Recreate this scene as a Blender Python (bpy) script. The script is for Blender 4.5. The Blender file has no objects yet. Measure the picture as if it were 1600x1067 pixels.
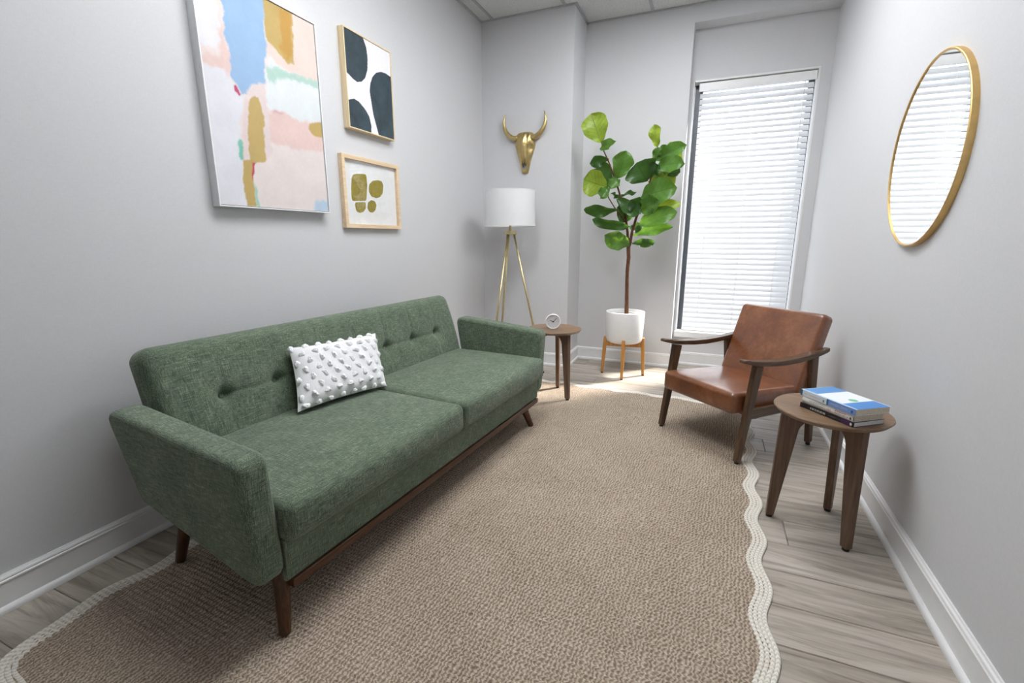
import bpy, bmesh, math, random
import numpy as np
from mathutils import Vector, Matrix, noise as mnoise

S = bpy.context.scene
COL = S.collection
PI = math.pi
R = math.radians
random.seed(7)

# ------------------------------------------------------------------ camera
cam_d = bpy.data.cameras.new('camera')
cam_d.sensor_width = 36.0
cam_d.lens = 724.3 / 1600 * 36.0
cam_d.clip_start = 0.02
cam = bpy.data.objects.new('camera', cam_d)
COL.objects.link(cam)
cam.location = (0, 0, 1.2)
cam.rotation_euler = (PI / 2 - 0.2183, 0, 0.3993)
S.camera = cam

# ------------------------------------------------------------------ view, world, sun
S.view_settings.view_transform = 'Standard'
S.view_settings.look = 'None'
S.view_settings.gamma = 1
S.view_settings.use_curve_mapping = False
S.view_settings.exposure = 0.66
WORLD_STRENGTH = 3.0
SUN_STRENGTH = 13.0
FILL_STRENGTH = 12.0  # glow of the ceiling panels added to fill the room with light

w = bpy.data.worlds.new('sky')
S.world = w
w.use_nodes = True
bg = w.node_tree.nodes['Background']
bg.inputs[0].default_value = (0.88, 0.94, 1.0, 1)
bg.inputs[1].default_value = WORLD_STRENGTH

sun_d = bpy.data.lights.new('sun', 'SUN')
sun_d.energy = SUN_STRENGTH
sun_d.angle = R(7.0)
sun_d.color = (1.0, 0.96, 0.9)
sun = bpy.data.objects.new('sun', sun_d)
COL.objects.link(sun)
sun.rotation_euler = Vector((-0.503, -0.510, -0.695)).to_track_quat('-Z', 'Y').to_euler()
sun.location = (3, 7, 5)

# daylight sampling portal in the window opening
por_d = bpy.data.lights.new('window_portal', 'AREA')
por_d.shape = 'RECTANGLE'
por_d.size = 0.94
por_d.size_y = 2.2
por_d.cycles.is_portal = True
por = bpy.data.objects.new('window_portal', por_d)
COL.objects.link(por)
por.location = (0.21, 4.915, 1.43)
por.rotation_euler = (-PI / 2, 0, 0)

# room dimensions
XL, XR, YC, XC, YB, ZC, YR = -2.055, 0.761, 4.159, -1.1935, 4.55, 3.069, 4.707
XW, ZH, YF = -0.283, 2.939, -1.7          # recess left edge, header underside, wall behind the camera
WX0, WX1, WZ0, WZ1 = -0.262, 0.682, 0.325, 2.54
YO = 4.90                                  # outside face of the window wall


# ------------------------------------------------------------------ material helpers
def lin(c):
    return tuple(((v / 12.92) if v <= 0.04045 else ((v + 0.055) / 1.055) ** 2.4) for v in c)


def hexc(h):
    h = h.lstrip('#')
    return lin(tuple(int(h[i:i + 2], 16) / 255 for i in (0, 2, 4)))


class NT:
    def __init__(self, name):
        self.m = bpy.data.materials.new(name)
        self.m.use_nodes = True
        self.t = self.m.node_tree
        self.b = self.t.nodes['Principled BSDF']
        self.out = self.t.nodes['Material Output']

    def n(self, kind, **kw):
        nd = self.t.nodes.new(kind)
        for k, v in kw.items():
            setattr(nd, k, v)
        return nd

    def l(self, a, b):
        self.t.links.new(a, b)

    def coord(self, scale=(1, 1, 1), which='Object', rot=(0, 0, 0), rnd=False):
        tc = self.n('ShaderNodeTexCoord')
        mp = self.n('ShaderNodeMapping')
        mp.inputs['Scale'].default_value = scale
        mp.inputs['Rotation'].default_value = rot
        src = tc.outputs[which]
        if rnd:
            oi = self.n('ShaderNodeObjectInfo')
            mu = self.n('ShaderNodeMath', operation='MULTIPLY')
            mu.inputs[1].default_value = 37.0
            self.l(oi.outputs['Random'], mu.inputs[0])
            va = self.n('ShaderNodeVectorMath', operation='ADD')
            self.l(src, va.inputs[0])
            self.l(mu.outputs[0], va.inputs[1])
            src = va.outputs[0]
        self.l(src, mp.inputs['Vector'])
        return mp.outputs['Vector']

    def noise(self, vec, scale=5, detail=4, rough=0.55, dist=0):
        nd = self.n('ShaderNodeTexNoise')
        nd.inputs['Scale'].default_value = scale
        nd.inputs['Detail'].default_value = detail
        nd.inputs['Roughness'].default_value = rough
        nd.inputs['Distortion'].default_value = dist
        self.l(vec, nd.inputs['Vector'])
        return nd.outputs['Fac']

    def ramp(self, fac, stops):
        nd = self.n('ShaderNodeValToRGB')
        e = nd.color_ramp.elements
        while len(e) < len(stops):
            e.new(0.5)
        for el, (p, c) in zip(e, stops):
            el.position = p
            el.color = (*c, 1)
        self.l(fac, nd.inputs['Fac'])
        return nd.outputs['Color']

    def math(self, op, a, b=None, clamp=False):
        nd = self.n('ShaderNodeMath', operation=op)
        nd.use_clamp = clamp
        for i, v in enumerate((a, b)):
            if v is None:
                continue
            if isinstance(v, (int, float)):
                nd.inputs[i].default_value = v
            else:
                self.l(v, nd.inputs[i])
        return nd.outputs[0]

    def mix(self, fac, a, b, blend='MIX'):
        nd = self.n('ShaderNodeMix', data_type='RGBA', blend_type=blend)
        for sock, v in ((nd.inputs[0], fac), (nd.inputs[6], a), (nd.inputs[7], b)):
            if isinstance(v, (int, float)):
                sock.default_value = v
            elif isinstance(v, tuple):
                sock.default_value = (*v, 1)
            else:
                self.l(v, sock)
        return nd.outputs[2]

    def bump(self, h, strength=0.3, dist=0.002):
        nd = self.n('ShaderNodeBump')
        nd.inputs['Strength'].default_value = strength
        nd.inputs['Distance'].default_value = dist
        self.l(h, nd.inputs['Height'])
        self.l(nd.outputs['Normal'], self.b.inputs['Normal'])

    def set(self, color=None, rough=None, metal=None, spec=None):
        for nm, v in (('Base Color', color), ('Roughness', rough), ('Metallic', metal), ('Specular IOR Level', spec)):
            if v is None:
                continue
            if isinstance(v, tuple):
                self.b.inputs[nm].default_value = (*v, 1)
            elif isinstance(v, (int, float)):
                self.b.inputs[nm].default_value = v
            else:
                self.l(v, self.b.inputs[nm])


def plain(name, col, rough=0.5, metal=0.0, spec=0.5, var=0.06, scale=30):
    """one colour with a slight procedural mottling"""
    k = NT(name)
    f = k.noise(k.coord(), scale, 3)
    a = tuple(min(1, c * (1 - var)) for c in col)
    b = tuple(min(1, c * (1 + var)) for c in col)
    k.set(k.ramp(f, [(0.3, a), (0.7, b)]), rough, metal, spec)
    return k.m


def wood(name, cols, axis='z', rough=0.4, scale=1.0, spec=0.4):
    k = NT(name)
    sc = {'x': (3, 60, 60), 'y': (60, 3, 60), 'z': (60, 60, 3)}[axis]
    sc = tuple(s * scale for s in sc)
    f = k.noise(k.coord(sc, rnd=True), 1.0, 6, 0.65, 0.6)
    f2 = k.noise(k.coord(tuple(s * 3.5 for s in sc), rnd=True), 1.0, 3, 0.6)
    mixf = k.math('ADD', k.math('MULTIPLY', f, 0.75), k.math('MULTIPLY', f2, 0.25))
    k.set(k.ramp(mixf, [(0.28, cols[0]), (0.5, cols[1]), (0.72, cols[2])]), rough, 0, spec)
    k.bump(mixf, 0.12, 0.001)
    return k.m


def fabric(name, c0, c1, c2, freq=1.0, rough=0.9, bump=0.5):
    k = NT(name)
    base = 420 * freq
    fs = []
    for sc in ((base, base, 26), (base, 26, base), (26, base, base)):
        fs.append(k.noise(k.coord(sc), 1.0, 2, 0.5))
    a = k.math('ADD', k.math('ADD', fs[0], fs[1]), fs[2])
    a = k.math('MULTIPLY', a, 0.3333)
    big = k.noise(k.coord(), 9, 4, 0.6)
    a2 = k.math('ADD', a, k.math('MULTIPLY', k.math('SUBTRACT', big, 0.5), 0.10))
    k.set(k.ramp(a2, [(0.38, c0), (0.5, c1), (0.62, c2)]), rough, 0, 0.25)
    try:
        k.b.inputs['Sheen Weight'].default_value = 0.15
        k.b.inputs['Sheen Roughness'].default_value = 0.5
    except Exception:
        pass
    k.bump(a, bump, 0.0015)
    return k.m


M = {}
# wall paper: pale grey with a fine woven relief
k = NT('wall_paint')
f = k.noise(k.coord((420, 420, 60)), 1.0, 2)
f2 = k.noise(k.coord((60, 60, 420)), 1.0, 2)
h = k.math('ADD', f, f2)
k.set(k.ramp(k.math('MULTIPLY', h, 0.5), [(0.3, (0.60, 0.60, 0.615)), (0.7, (0.66, 0.66, 0.675))]), 0.62, 0, 0.3)
k.bump(h, 0.12, 0.0006)
M['wall'] = k.m
M['trim'] = plain('trim_white', (0.80, 0.80, 0.80), 0.35, 0, 0.5, 0.02)
M['ceil_frame'] = plain('ceiling_grid_metal', (0.42, 0.43, 0.44), 0.5, 0, 0.4, 0.05)
k = NT('ceiling_tile')
f = k.noise(k.coord(rnd=True), 90, 5, 0.7)
k.set(k.ramp(f, [(0.35, (0.55, 0.56, 0.555)), (0.6, (0.70, 0.71, 0.705))]), 0.9, 0, 0.1)
k.bump(f, 0.4, 0.002)
M['tile'] = k.m
# floor planks
k = NT('grey_oak_plank')
v = k.coord((1.6, 16, 16), rnd=True)
f = k.noise(v, 1.0, 8, 0.66, 1.2)
v2 = k.coord((2.2, 70, 70), rnd=True)
f2 = k.noise(v2, 1.0, 5, 0.7, 0.4)
base = k.ramp(f, [(0.26, hexc('#6c645c')), (0.42, hexc('#9c948a')), (0.56, hexc('#b5ada3')), (0.75, hexc('#c6c0b8'))])
streak = k.ramp(f2, [(0.30, (0.22, 0.20, 0.185)), (0.44, (1, 1, 1))])
oi = k.n('ShaderNodeObjectInfo')
tone = k.ramp(oi.outputs['Random'], [(0.0, (0.86, 0.84, 0.81)), (1.0, (1.08, 1.07, 1.06))])
c = k.mix(0.55, base, streak, 'MULTIPLY')
c = k.mix(1.0, c, tone, 'MULTIPLY')
k.set(c, 0.42, 0, 0.45)
k.bump(f2, 0.15, 0.0008)
M['plank'] = k.m
M['subfloor'] = plain('subfloor', (0.12, 0.11, 0.10), 0.9)
# green upholstery
M['green'] = fabric('green_tweed', hexc('#344337'), hexc('#586856'), hexc('#98a18b'), 1.7)
M['walnut_z'] = wood('walnut_upright', (hexc('#2b1a10'), hexc('#4a2e1b'), hexc('#6a452b')), 'z', 0.35)
M['walnut_x'] = wood('walnut_length', (hexc('#2b1a10'), hexc('#4a2e1b'), hexc('#6a452b')), 'x', 0.3)
M['chair_z'] = wood('brown_stain_upright', (hexc('#3a2b20'), hexc('#5a4433'), hexc('#755a44')), 'z', 0.33)
M['chair_y'] = wood('brown_stain_arm', (hexc('#3a2b20'), hexc('#5a4433'), hexc('#755a44')), 'y', 0.26)
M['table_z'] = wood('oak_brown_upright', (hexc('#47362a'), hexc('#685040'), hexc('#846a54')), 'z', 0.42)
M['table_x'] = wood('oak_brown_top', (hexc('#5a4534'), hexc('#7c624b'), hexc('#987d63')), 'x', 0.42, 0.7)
M['honey_z'] = wood('honey_wood', (hexc('#8a5c2a'), hexc('#b5803f'), hexc('#cf9c58')), 'z', 0.4)
M['pale_wood'] = wood('pale_ash', (hexc('#cdb488'), hexc('#e0cba4'), hexc('#ecdcbb')), 'z', 0.5)
M['pale_wood2'] = wood('pale_maple', (hexc('#d2b28c'), hexc('#e3c9a6'), hexc('#efdabc')), 'y', 0.5)
M['black'] = plain('black_rubber', (0.012, 0.011, 0.010), 0.6)
# leather
k = NT('tan_leather')
f = k.noise(k.coord(), 7, 6, 0.62, 0.4)
f2 = k.noise(k.coord(), 60, 4, 0.7)
mf = k.math('ADD', k.math('MULTIPLY', f, 0.7), k.math('MULTIPLY', f2, 0.3))
vo = k.n('ShaderNodeTexVoronoi')
vo.inputs['Scale'].default_value = 320
k.l(k.coord(), vo.inputs['Vector'])
k.set(k.ramp(mf, [(0.32, hexc('#5f331b')), (0.5, hexc('#7c4828')), (0.7, hexc('#97623f'))]), 0.36, 0, 0.5)
k.bump(k.math('ADD', vo.outputs['Distance'], k.math('MULTIPLY', f2, 0.6)), 0.18, 0.001)
k.b.inputs['Coat Weight'].default_value = 0.9
k.b.inputs['Coat Roughness'].default_value = 0.2
M['leather'] = k.m


def brass(name, col, rough, bump=0.0, scale=25):
    k = NT(name)
    f = k.noise(k.coord(), scale, 4, 0.6)
    k.set(k.ramp(f, [(0.3, tuple(c * 0.8 for c in col)), (0.7, col)]), k.math('ADD', k.math('MULTIPLY', f, 0.2), rough), 1.0, 0.5)
    if bump:
        k.bump(f, bump, 0.004)
    return k.m


M['brass'] = brass('brushed_brass', hexc('#dccda0'), 0.32)
M['gold_skull'] = brass('antique_gold', hexc('#d0b880'), 0.24, 0.5, 45)
M['gold_ring'] = brass('satin_gold', hexc('#e6c383'), 0.36)
M['gold_leaf'] = brass('gold_foil', hexc('#d2bd68'), 0.28, 0.3, 60)
M['white_ceramic'] = plain('white_ceramic', (0.80, 0.80, 0.79), 0.32, 0, 0.5, 0.02)
M['soil'] = plain('grey_pebbles', (0.45, 0.42, 0.39), 0.9, 0, 0.2, 0.5, 160)
k = NT('bark')
f = k.noise(k.coord((90, 90, 18)), 1.0, 5, 0.7)
k.set(k.ramp(f, [(0.3, hexc('#3c2419')), (0.6, hexc('#6d4a38')), (0.8, hexc('#8d6a54'))]), 0.8, 0, 0.2)
k.bump(f, 0.6, 0.003)
M['bark'] = k.m
M['stem'] = plain('green_brown_stem', hexc('#4c4a2c'), 0.6, 0, 0.3, 0.2)


def leaf_mat(name, c0, c1, vein, trans):
    k = NT(name)
    uv = k.n('ShaderNodeUVMap')
    sp = k.n('ShaderNodeSeparateXYZ')
    k.l(uv.outputs['UV'], sp.inputs[0])
    au = k.math('ABSOLUTE', k.math('SUBTRACT', sp.outputs['X'], 0.5))
    mid = k.math('LESS_THAN', au, 0.016)
    wv = k.math('SINE', k.math('MULTIPLY', k.math('SUBTRACT', sp.outputs['Y'], k.math('MULTIPLY', au, 0.55)), 44.0))
    side = k.math('GREATER_THAN', wv, 0.965)
    vmask = k.math('MULTIPLY', k.math('MAXIMUM', mid, side), 0.75)
    f = k.noise(k.coord((1, 1, 1), 'Object'), 18, 4)
    base = k.ramp(f, [(0.3, c0), (0.7, c1)])
    col = k.mix(vmask, base, vein)
    k.set(col, 0.34, 0, 0.5)
    k.bump(k.math('ADD', k.math('MULTIPLY', vmask, -1.0), k.math('MULTIPLY', wv, 0.15)), 0.5, 0.004)
    tr = k.n('ShaderNodeBsdfTranslucent')
    tcol = k.mix(0.5, col, trans)
    k.l(tcol, tr.inputs['Color'])
    mx = k.n('ShaderNodeMixShader')
    mx.inputs[0].default_value = 0.42
    k.l(k.b.outputs[0], mx.inputs[1])
    k.l(tr.outputs[0], mx.inputs[2])
    k.l(mx.outputs[0], k.out.inputs['Surface'])
    return k.m


M['leaf_dark'] = leaf_mat('leaf_dark_green', hexc('#2a4a20'), hexc('#3d6030'), hexc('#1e3818'), hexc('#6aa023'))
M['leaf_mid'] = leaf_mat('leaf_mid_green', hexc('#456f2e'), hexc('#648c42'), hexc('#33562a'), hexc('#8cc02c'))
M['leaf_light'] = leaf_mat('leaf_yellow_green_backlit', hexc('#7f9c33'), hexc('#a2bb48'), hexc('#4f6a1c'), hexc('#c8d83a'))  # yellow-green blades; the glow of the backlit ones is put into this colour


def soft_through(name, col, f_tr, tcol=None, rough_bump=None):
    """matt sheet that lets some light through (blind slats, lamp shade)"""
    k = NT(name)
    f = k.noise(k.coord(), 40, 3)
    cc = k.ramp(f, [(0.3, tuple(c * 0.97 for c in col)), (0.7, col)])
    k.set(cc, 0.45, 0, 0.35)
    tr = k.n('ShaderNodeBsdfTranslucent')
    tr.inputs['Color'].default_value = (*(tcol or col), 1)
    mx = k.n('ShaderNodeMixShader')
    mx.inputs[0].default_value = f_tr
    k.l(k.b.outputs[0], mx.inputs[1])
    k.l(tr.outputs[0], mx.inputs[2])
    k.l(mx.outputs[0], k.out.inputs['Surface'])
    if rough_bump:
        k.bump(k.noise(k.coord((500, 500, 500)), 1.0, 2), rough_bump, 0.001)
    return k.m


M['slat'] = soft_through('white_blind_slat', (0.76, 0.77, 0.79), 0.05)
M['shade'] = soft_through('white_linen_shade', (0.93, 0.93, 0.94), 0.35, None, 0.2)
M['dark_frame'] = plain('dark_bronze_frame', (0.075, 0.082, 0.095), 0.4, 0.1)


def thin_glass(name, gloss):
    k = NT(name)
    tp = k.n('ShaderNodeBsdfTransparent')
    gl = k.n('ShaderNodeBsdfGlossy')
    gl.inputs['Roughness'].default_value = 0.02
    fr = k.n('ShaderNodeFresnel')
    ge = k.n('ShaderNodeNewGeometry')
    k.l(k.math('SUBTRACT', 1.5, k.math('MULTIPLY', ge.outputs['Backfacing'], 1.5 - 1 / 1.5)), fr.inputs['IOR'])   # same reflectance from both sides
    f = k.math('MULTIPLY', fr.outputs[0], gloss, True)
    mx = k.n('ShaderNodeMixShader')
    k.l(f, mx.inputs[0])
    k.l(tp.outputs[0], mx.inputs[1])
    k.l(gl.outputs[0], mx.inputs[2])
    k.l(mx.outputs[0], k.out.inputs['Surface'])
    return k.m


M['glass'] = thin_glass('clear_glass', 1.0)
k = NT('mirror_silver')
k.set((0.92, 0.93, 0.93), 0.01, 1.0, 0.5)
M['mirror'] = k.m
M['pillow'] = fabric('white_cotton', (0.70, 0.70, 0.71), (0.80, 0.80, 0.81), (0.86, 0.86, 0.87), 1.2, 0.95, 0.35)
M['pillow_back'] = fabric('cream_cotton', (0.55, 0.50, 0.40), (0.66, 0.61, 0.50), (0.72, 0.67, 0.56), 1.2, 0.95, 0.35)
M['tuft'] = plain('white_tuft', (0.84, 0.84, 0.85), 0.95, 0, 0.1, 0.05, 300)
M['white_plastic'] = plain('white_plastic', (0.82, 0.82, 0.82), 0.35, 0, 0.5, 0.02)
M['ink'] = plain('grey_ink', (0.30, 0.30, 0.30), 0.7)
M['hand'] = plain('dark_hand', (0.03, 0.028, 0.025), 0.5)
M['white_frame'] = plain('white_lacquer', (0.78, 0.79, 0.81), 0.4, 0, 0.4, 0.02)
M['paper'] = plain('book_paper', (0.62, 0.55, 0.44), 0.9, 0, 0.1, 0.15, 200)
M['paper_white'] = plain('book_paper_white', (0.70, 0.70, 0.70), 0.9, 0, 0.1, 0.08, 200)
M['mat_board'] = plain('white_mat_board', (0.80, 0.80, 0.80), 0.8, 0, 0.1, 0.02)

k = NT('painted_print')
at = k.n('ShaderNodeAttribute')
at.attribute_name = 'Col'
f = k.noise(k.coord(), 60, 5, 0.7)
c = k.mix(0.25, at.outputs['Color'], k.ramp(f, [(0.3, (0.82, 0.82, 0.82)), (0.7, (1.05, 1.05, 1.05))]), 'MULTIPLY')
k.set(c, 0.6, 0, 0.25)
k.bump(k.noise(k.coord((300, 300, 300)), 1.0, 2), 0.12, 0.001)
M['print'] = k.m
k = NT('cover_print')
at = k.n('ShaderNodeAttribute')
at.attribute_name = 'Col'
f = k.noise(k.coord(), 80, 3)
k.set(k.mix(0.06, at.outputs['Color'], k.ramp(f, [(0.3, (0.9, 0.9, 0.9)), (0.7, (1, 1, 1))]), 'MULTIPLY'), 0.3, 0, 0.5)
M['cover'] = k.m

# jute rug: chevron strands in each braided row
ROWP = 0.018
k = NT('jute_braid')
tc = k.n('ShaderNodeTexCoord')
sp = k.n('ShaderNodeSeparateXYZ')
k.l(tc.outputs['Object'], sp.inputs[0])
row = k.math('FRACT', k.math('DIVIDE', sp.outputs['Y'], ROWP))
vv = k.math('ABSOLUTE', k.math('SUBTRACT', row, 0.5))
wob = k.noise(k.coord(), 35, 3)
ph = k.math('ADD', k.math('MULTIPLY', sp.outputs['X'], 2 * PI / 0.013), k.math('MULTIPLY', vv, 6.5))
st = k.math('SINE', k.math('ADD', ph, k.math('MULTIPLY', wob, 16.0)))
st01 = k.math('ADD', k.math('MULTIPLY', st, 0.5), 0.5)
fn = k.noise(k.coord((90, 260, 90)), 1.0, 4, 0.7)
big = k.noise(k.coord(), 3.0, 4, 0.6)
mf = k.math('ADD', k.math('ADD', k.math('MULTIPLY', st01, 0.22), k.math('MULTIPLY', fn, 0.64)), k.math('MULTIPLY', big, 0.14))
colr = k.ramp(mf, [(0.25, hexc('#625244')), (0.43, hexc('#978675')), (0.58, hexc('#bbac9b')), (0.78, hexc('#e0d6ca'))])
k.set(colr, 0.92, 0, 0.15)
k.bump(k.math('ADD', k.math('MULTIPLY', st01, 0.7), k.math('MULTIPLY', fn, 0.5)), 0.55, 0.003)
M['jute'] = k.m
k = NT('cream_braid')
uv = k.n('ShaderNodeUVMap')
sp = k.n('ShaderNodeSeparateXYZ')
k.l(uv.outputs['UV'], sp.inputs[0])
vv = k.math('ABSOLUTE', k.math('SUBTRACT', sp.outputs['Y'], 0.5))
st = k.math('SINE', k.math('ADD', k.math('MULTIPLY', sp.outputs['X'], 2 * PI / 0.016), k.math('MULTIPLY', vv, 9.0)))
fn = k.noise(k.coord((200, 200, 200)), 1.0, 3, 0.7)
mf = k.math('ADD', k.math('MULTIPLY', k.math('ADD', k.math('MULTIPLY', st, 0.5), 0.5), 0.28), k.math('MULTIPLY', fn, 0.68))
k.set(k.ramp(mf, [(0.25, hexc('#c8c0b2')), (0.5, hexc('#e6e1d7')), (0.75, hexc('#f6f3ec'))]), 0.92, 0, 0.15)
k.bump(mf, 0.7, 0.003)
M['cream'] = k.m


def emissive(name, col, s):
    k = NT(name)
    k.set((0.9, 0.9, 0.9), 0.5)
    f = k.noise(k.coord(), 30, 2)
    k.l(k.ramp(f, [(0.3, tuple(c * 0.98 for c in col)), (0.7, col)]), k.b.inputs['Emission Color'])
    k.b.inputs['Emission Strength'].default_value = s
    return k.m


M['fill_panel'] = emissive('fill_panel_glow', (0.96, 0.98, 1.0), FILL_STRENGTH)  # glowing face of the added fill panels


# ------------------------------------------------------------------ mesh helpers
def mesh(name, verts, faces, smooth=False, uvs=None):
    me = bpy.data.meshes.new(name)
    me.from_pydata([tuple(v) for v in verts], [], faces)
    if smooth:
        me.polygons.foreach_set('use_smooth', [True] * len(me.polygons))
    if uvs is not None:
        ul = me.uv_layers.new(name='UVMap')
        li = np.zeros(len(me.loops), dtype=np.int32)
        me.loops.foreach_get('vertex_index', li)
        ul.data.foreach_set('uv', np.asarray(uvs, dtype=np.float32)[li].ravel())
    me.update()
    return me


def add(name, me, mat, parent=None, bevel=0, segs=2, loc=None, rot=None):
    o = bpy.data.objects.new(name, me)
    COL.objects.link(o)
    if mat is not None and not me.materials:
        me.materials.append(M[mat] if isinstance(mat, str) else mat)
    if parent is not None:
        o.parent = parent
    if loc is not None:
        o.location = loc
    if rot is not None:
        o.rotation_euler = rot
    if bevel:
        me.polygons.foreach_set('use_smooth', [True] * len(me.polygons))
        b = o.modifiers.new('bevel', 'BEVEL')
        b.width = bevel
        b.segments = segs
        b.limit_method = 'ANGLE'
        b.angle_limit = R(28)
        wn = o.modifiers.new('normals', 'WEIGHTED_NORMAL')
        wn.keep_sharp = True
    return o


def tag(o, label, cat, group=None):
    o['label'] = label
    o['category'] = cat
    if group:
        o['group'] = group
    return o


def thing(name, label, cat, loc=(0, 0, 0), rz=0.0, group=None):
    o = bpy.data.objects.new(name, None)
    o.empty_display_size = 0.05
    COL.objects.link(o)
    o.location = loc
    o.rotation_euler = (0, 0, rz)
    return tag(o, label, cat, group)


def struct(o, label=None):
    o['kind'] = 'structure'
    if label:
        o['label'] = label
    return o


BOXF = [(0, 3, 2, 1), (4, 5, 6, 7), (0, 1, 5, 4), (1, 2, 6, 5), (2, 3, 7, 6), (3, 0, 4, 7)]


def boxv(x0, x1, y0, y1, z0, z1):
    return [(x0, y0, z0), (x1, y0, z0), (x1, y1, z0), (x0, y1, z0), (x0, y0, z1), (x1, y0, z1), (x1, y1, z1), (x0, y1, z1)]


def box(name, x0, x1, y0, y1, z0, z1):
    return mesh(name, boxv(x0, x1, y0, y1, z0, z1), BOXF)


def boxes(name, lst):
    V, F = [], []
    for b in lst:
        n = len(V)
        V += boxv(*b)
        F += [tuple(i + n for i in f) for f in BOXF]
    return mesh(name, V, F)


def prism(name, prof, a0, a1, axis='x', shear=None):
    """closed 2-D profile extruded from a0 to a1; profile coords are the two other axes in order"""
    n = len(prof)
    V = []
    for a in (a0, a1):
        for p, q in prof:
            if axis == 'x':
                v = (a, p, q)
            elif axis == 'y':
                v = (p, a, q)
            else:
                v = (p, q, a)
            if shear:
                v = shear(v, a == a1)
            V.append(v)
    F = [tuple(range(n))[::-1], tuple(range(n, 2 * n))]
    for i in range(n):
        j = (i + 1) % n
        F.append((i, j, n + j, n + i))
    me = mesh(name, V, F)
    bm = bmesh.new()
    bm.from_mesh(me)
    bmesh.ops.recalc_face_normals(bm, faces=bm.faces)
    bm.to_mesh(me)
    bm.free()
    return me


def loft(name, loops, smooth=False, cap=True, closed=False, uvs=None):
    n = len(loops[0])
    V = [p for lp in loops for p in lp]
    F = []
    m = len(loops)
    for i in range(m if closed else m - 1):
        a, b = i * n, ((i + 1) % m) * n
        for j in range(n):
            jj = (j + 1) % n
            F.append((a + j, a + jj, b + jj, b + j))
    if cap and not closed:
        F.append(tuple(range(n))[::-1])
        F.append(tuple(range((m - 1) * n, m * n)))
    me = mesh(name, V, F, smooth, uvs)
    bm = bmesh.new()
    bm.from_mesh(me)
    bmesh.ops.recalc_face_normals(bm, faces=bm.faces)
    bm.to_mesh(me)
    bm.free()
    return me


def beam(name, pts, sizes, xdir=(1, 0, 0)):
    """rectangular bar along pts; sizes (width along xdir, depth across)"""
    xd = Vector(xdir).normalized()
    loops = []
    P = [Vector(p) for p in pts]
    for i, p in enumerate(P):
        t = (P[min(i + 1, len(P) - 1)] - P[max(i - 1, 0)]).normalized()
        yd = t.cross(xd).normalized()
        sx, sy = sizes[i]
        loops.append([p + xd * sx * a / 2 + yd * sy * b / 2 for a, b in ((-1, -1), (1, -1), (1, 1), (-1, 1))])
    return loft(name, loops)


def tube(name, pts, radii, n=12, smooth=True):
    P = [Vector(p) for p in pts]
    loops = []
    t0 = (P[1] - P[0]).normalized()
    ref = t0.orthogonal().normalized()
    for i, p in enumerate(P):
        t = (P[min(i + 1, len(P) - 1)] - P[max(i - 1, 0)]).normalized()
        ref = (ref - t * ref.dot(t)).normalized()
        bi = t.cross(ref)
        r = radii[i] if hasattr(radii, '__len__') else radii
        loops.append([p + (ref * math.cos(a) + bi * math.sin(a)) * r for a in (2 * PI * j / n for j in range(n))])
    return loft(name, loops, smooth)


def lathe(name, prof, n=48, smooth=True, closed=False):
    """prof [(r, z)...] revolved about z"""
    V, F, idx = [], [], []
    for r, z in prof:
        if r < 1e-6:
            idx.append([len(V)])
            V.append((0, 0, z))
        else:
            idx.append(list(range(len(V), len(V) + n)))
            V += [(r * math.cos(2 * PI * j / n), r * math.sin(2 * PI * j / n), z) for j in range(n)]
    m = len(prof)
    for i in range(m if closed else m - 1):
        a, b = idx[i], idx[(i + 1) % m]
        for j in range(n):
            jj = (j + 1) % n
            if len(a) == 1 and len(b) == 1:
                continue
            if len(a) == 1:
                F.append((a[0], b[jj], b[j]))
            elif len(b) == 1:
                F.append((a[j], a[jj], b[0]))
            else:
                F.append((a[j], a[jj], b[jj], b[j]))
    me = mesh(name, V, F, smooth)
    bm = bmesh.new()
    bm.from_mesh(me)
    bmesh.ops.recalc_face_normals(bm, faces=bm.faces)
    bm.to_mesh(me)
    bm.free()
    return me


def sharpen(me, ang=35):
    """mark sharp edges by angle so smooth shading keeps crisp rims"""
    bm = bmesh.new()
    bm.from_mesh(me)
    for e in bm.edges:
        if len(e.link_faces) == 2 and e.calc_face_angle(0) > R(ang):
            e.smooth = False
    bm.to_mesh(me)
    bm.free()
    return me


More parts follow.
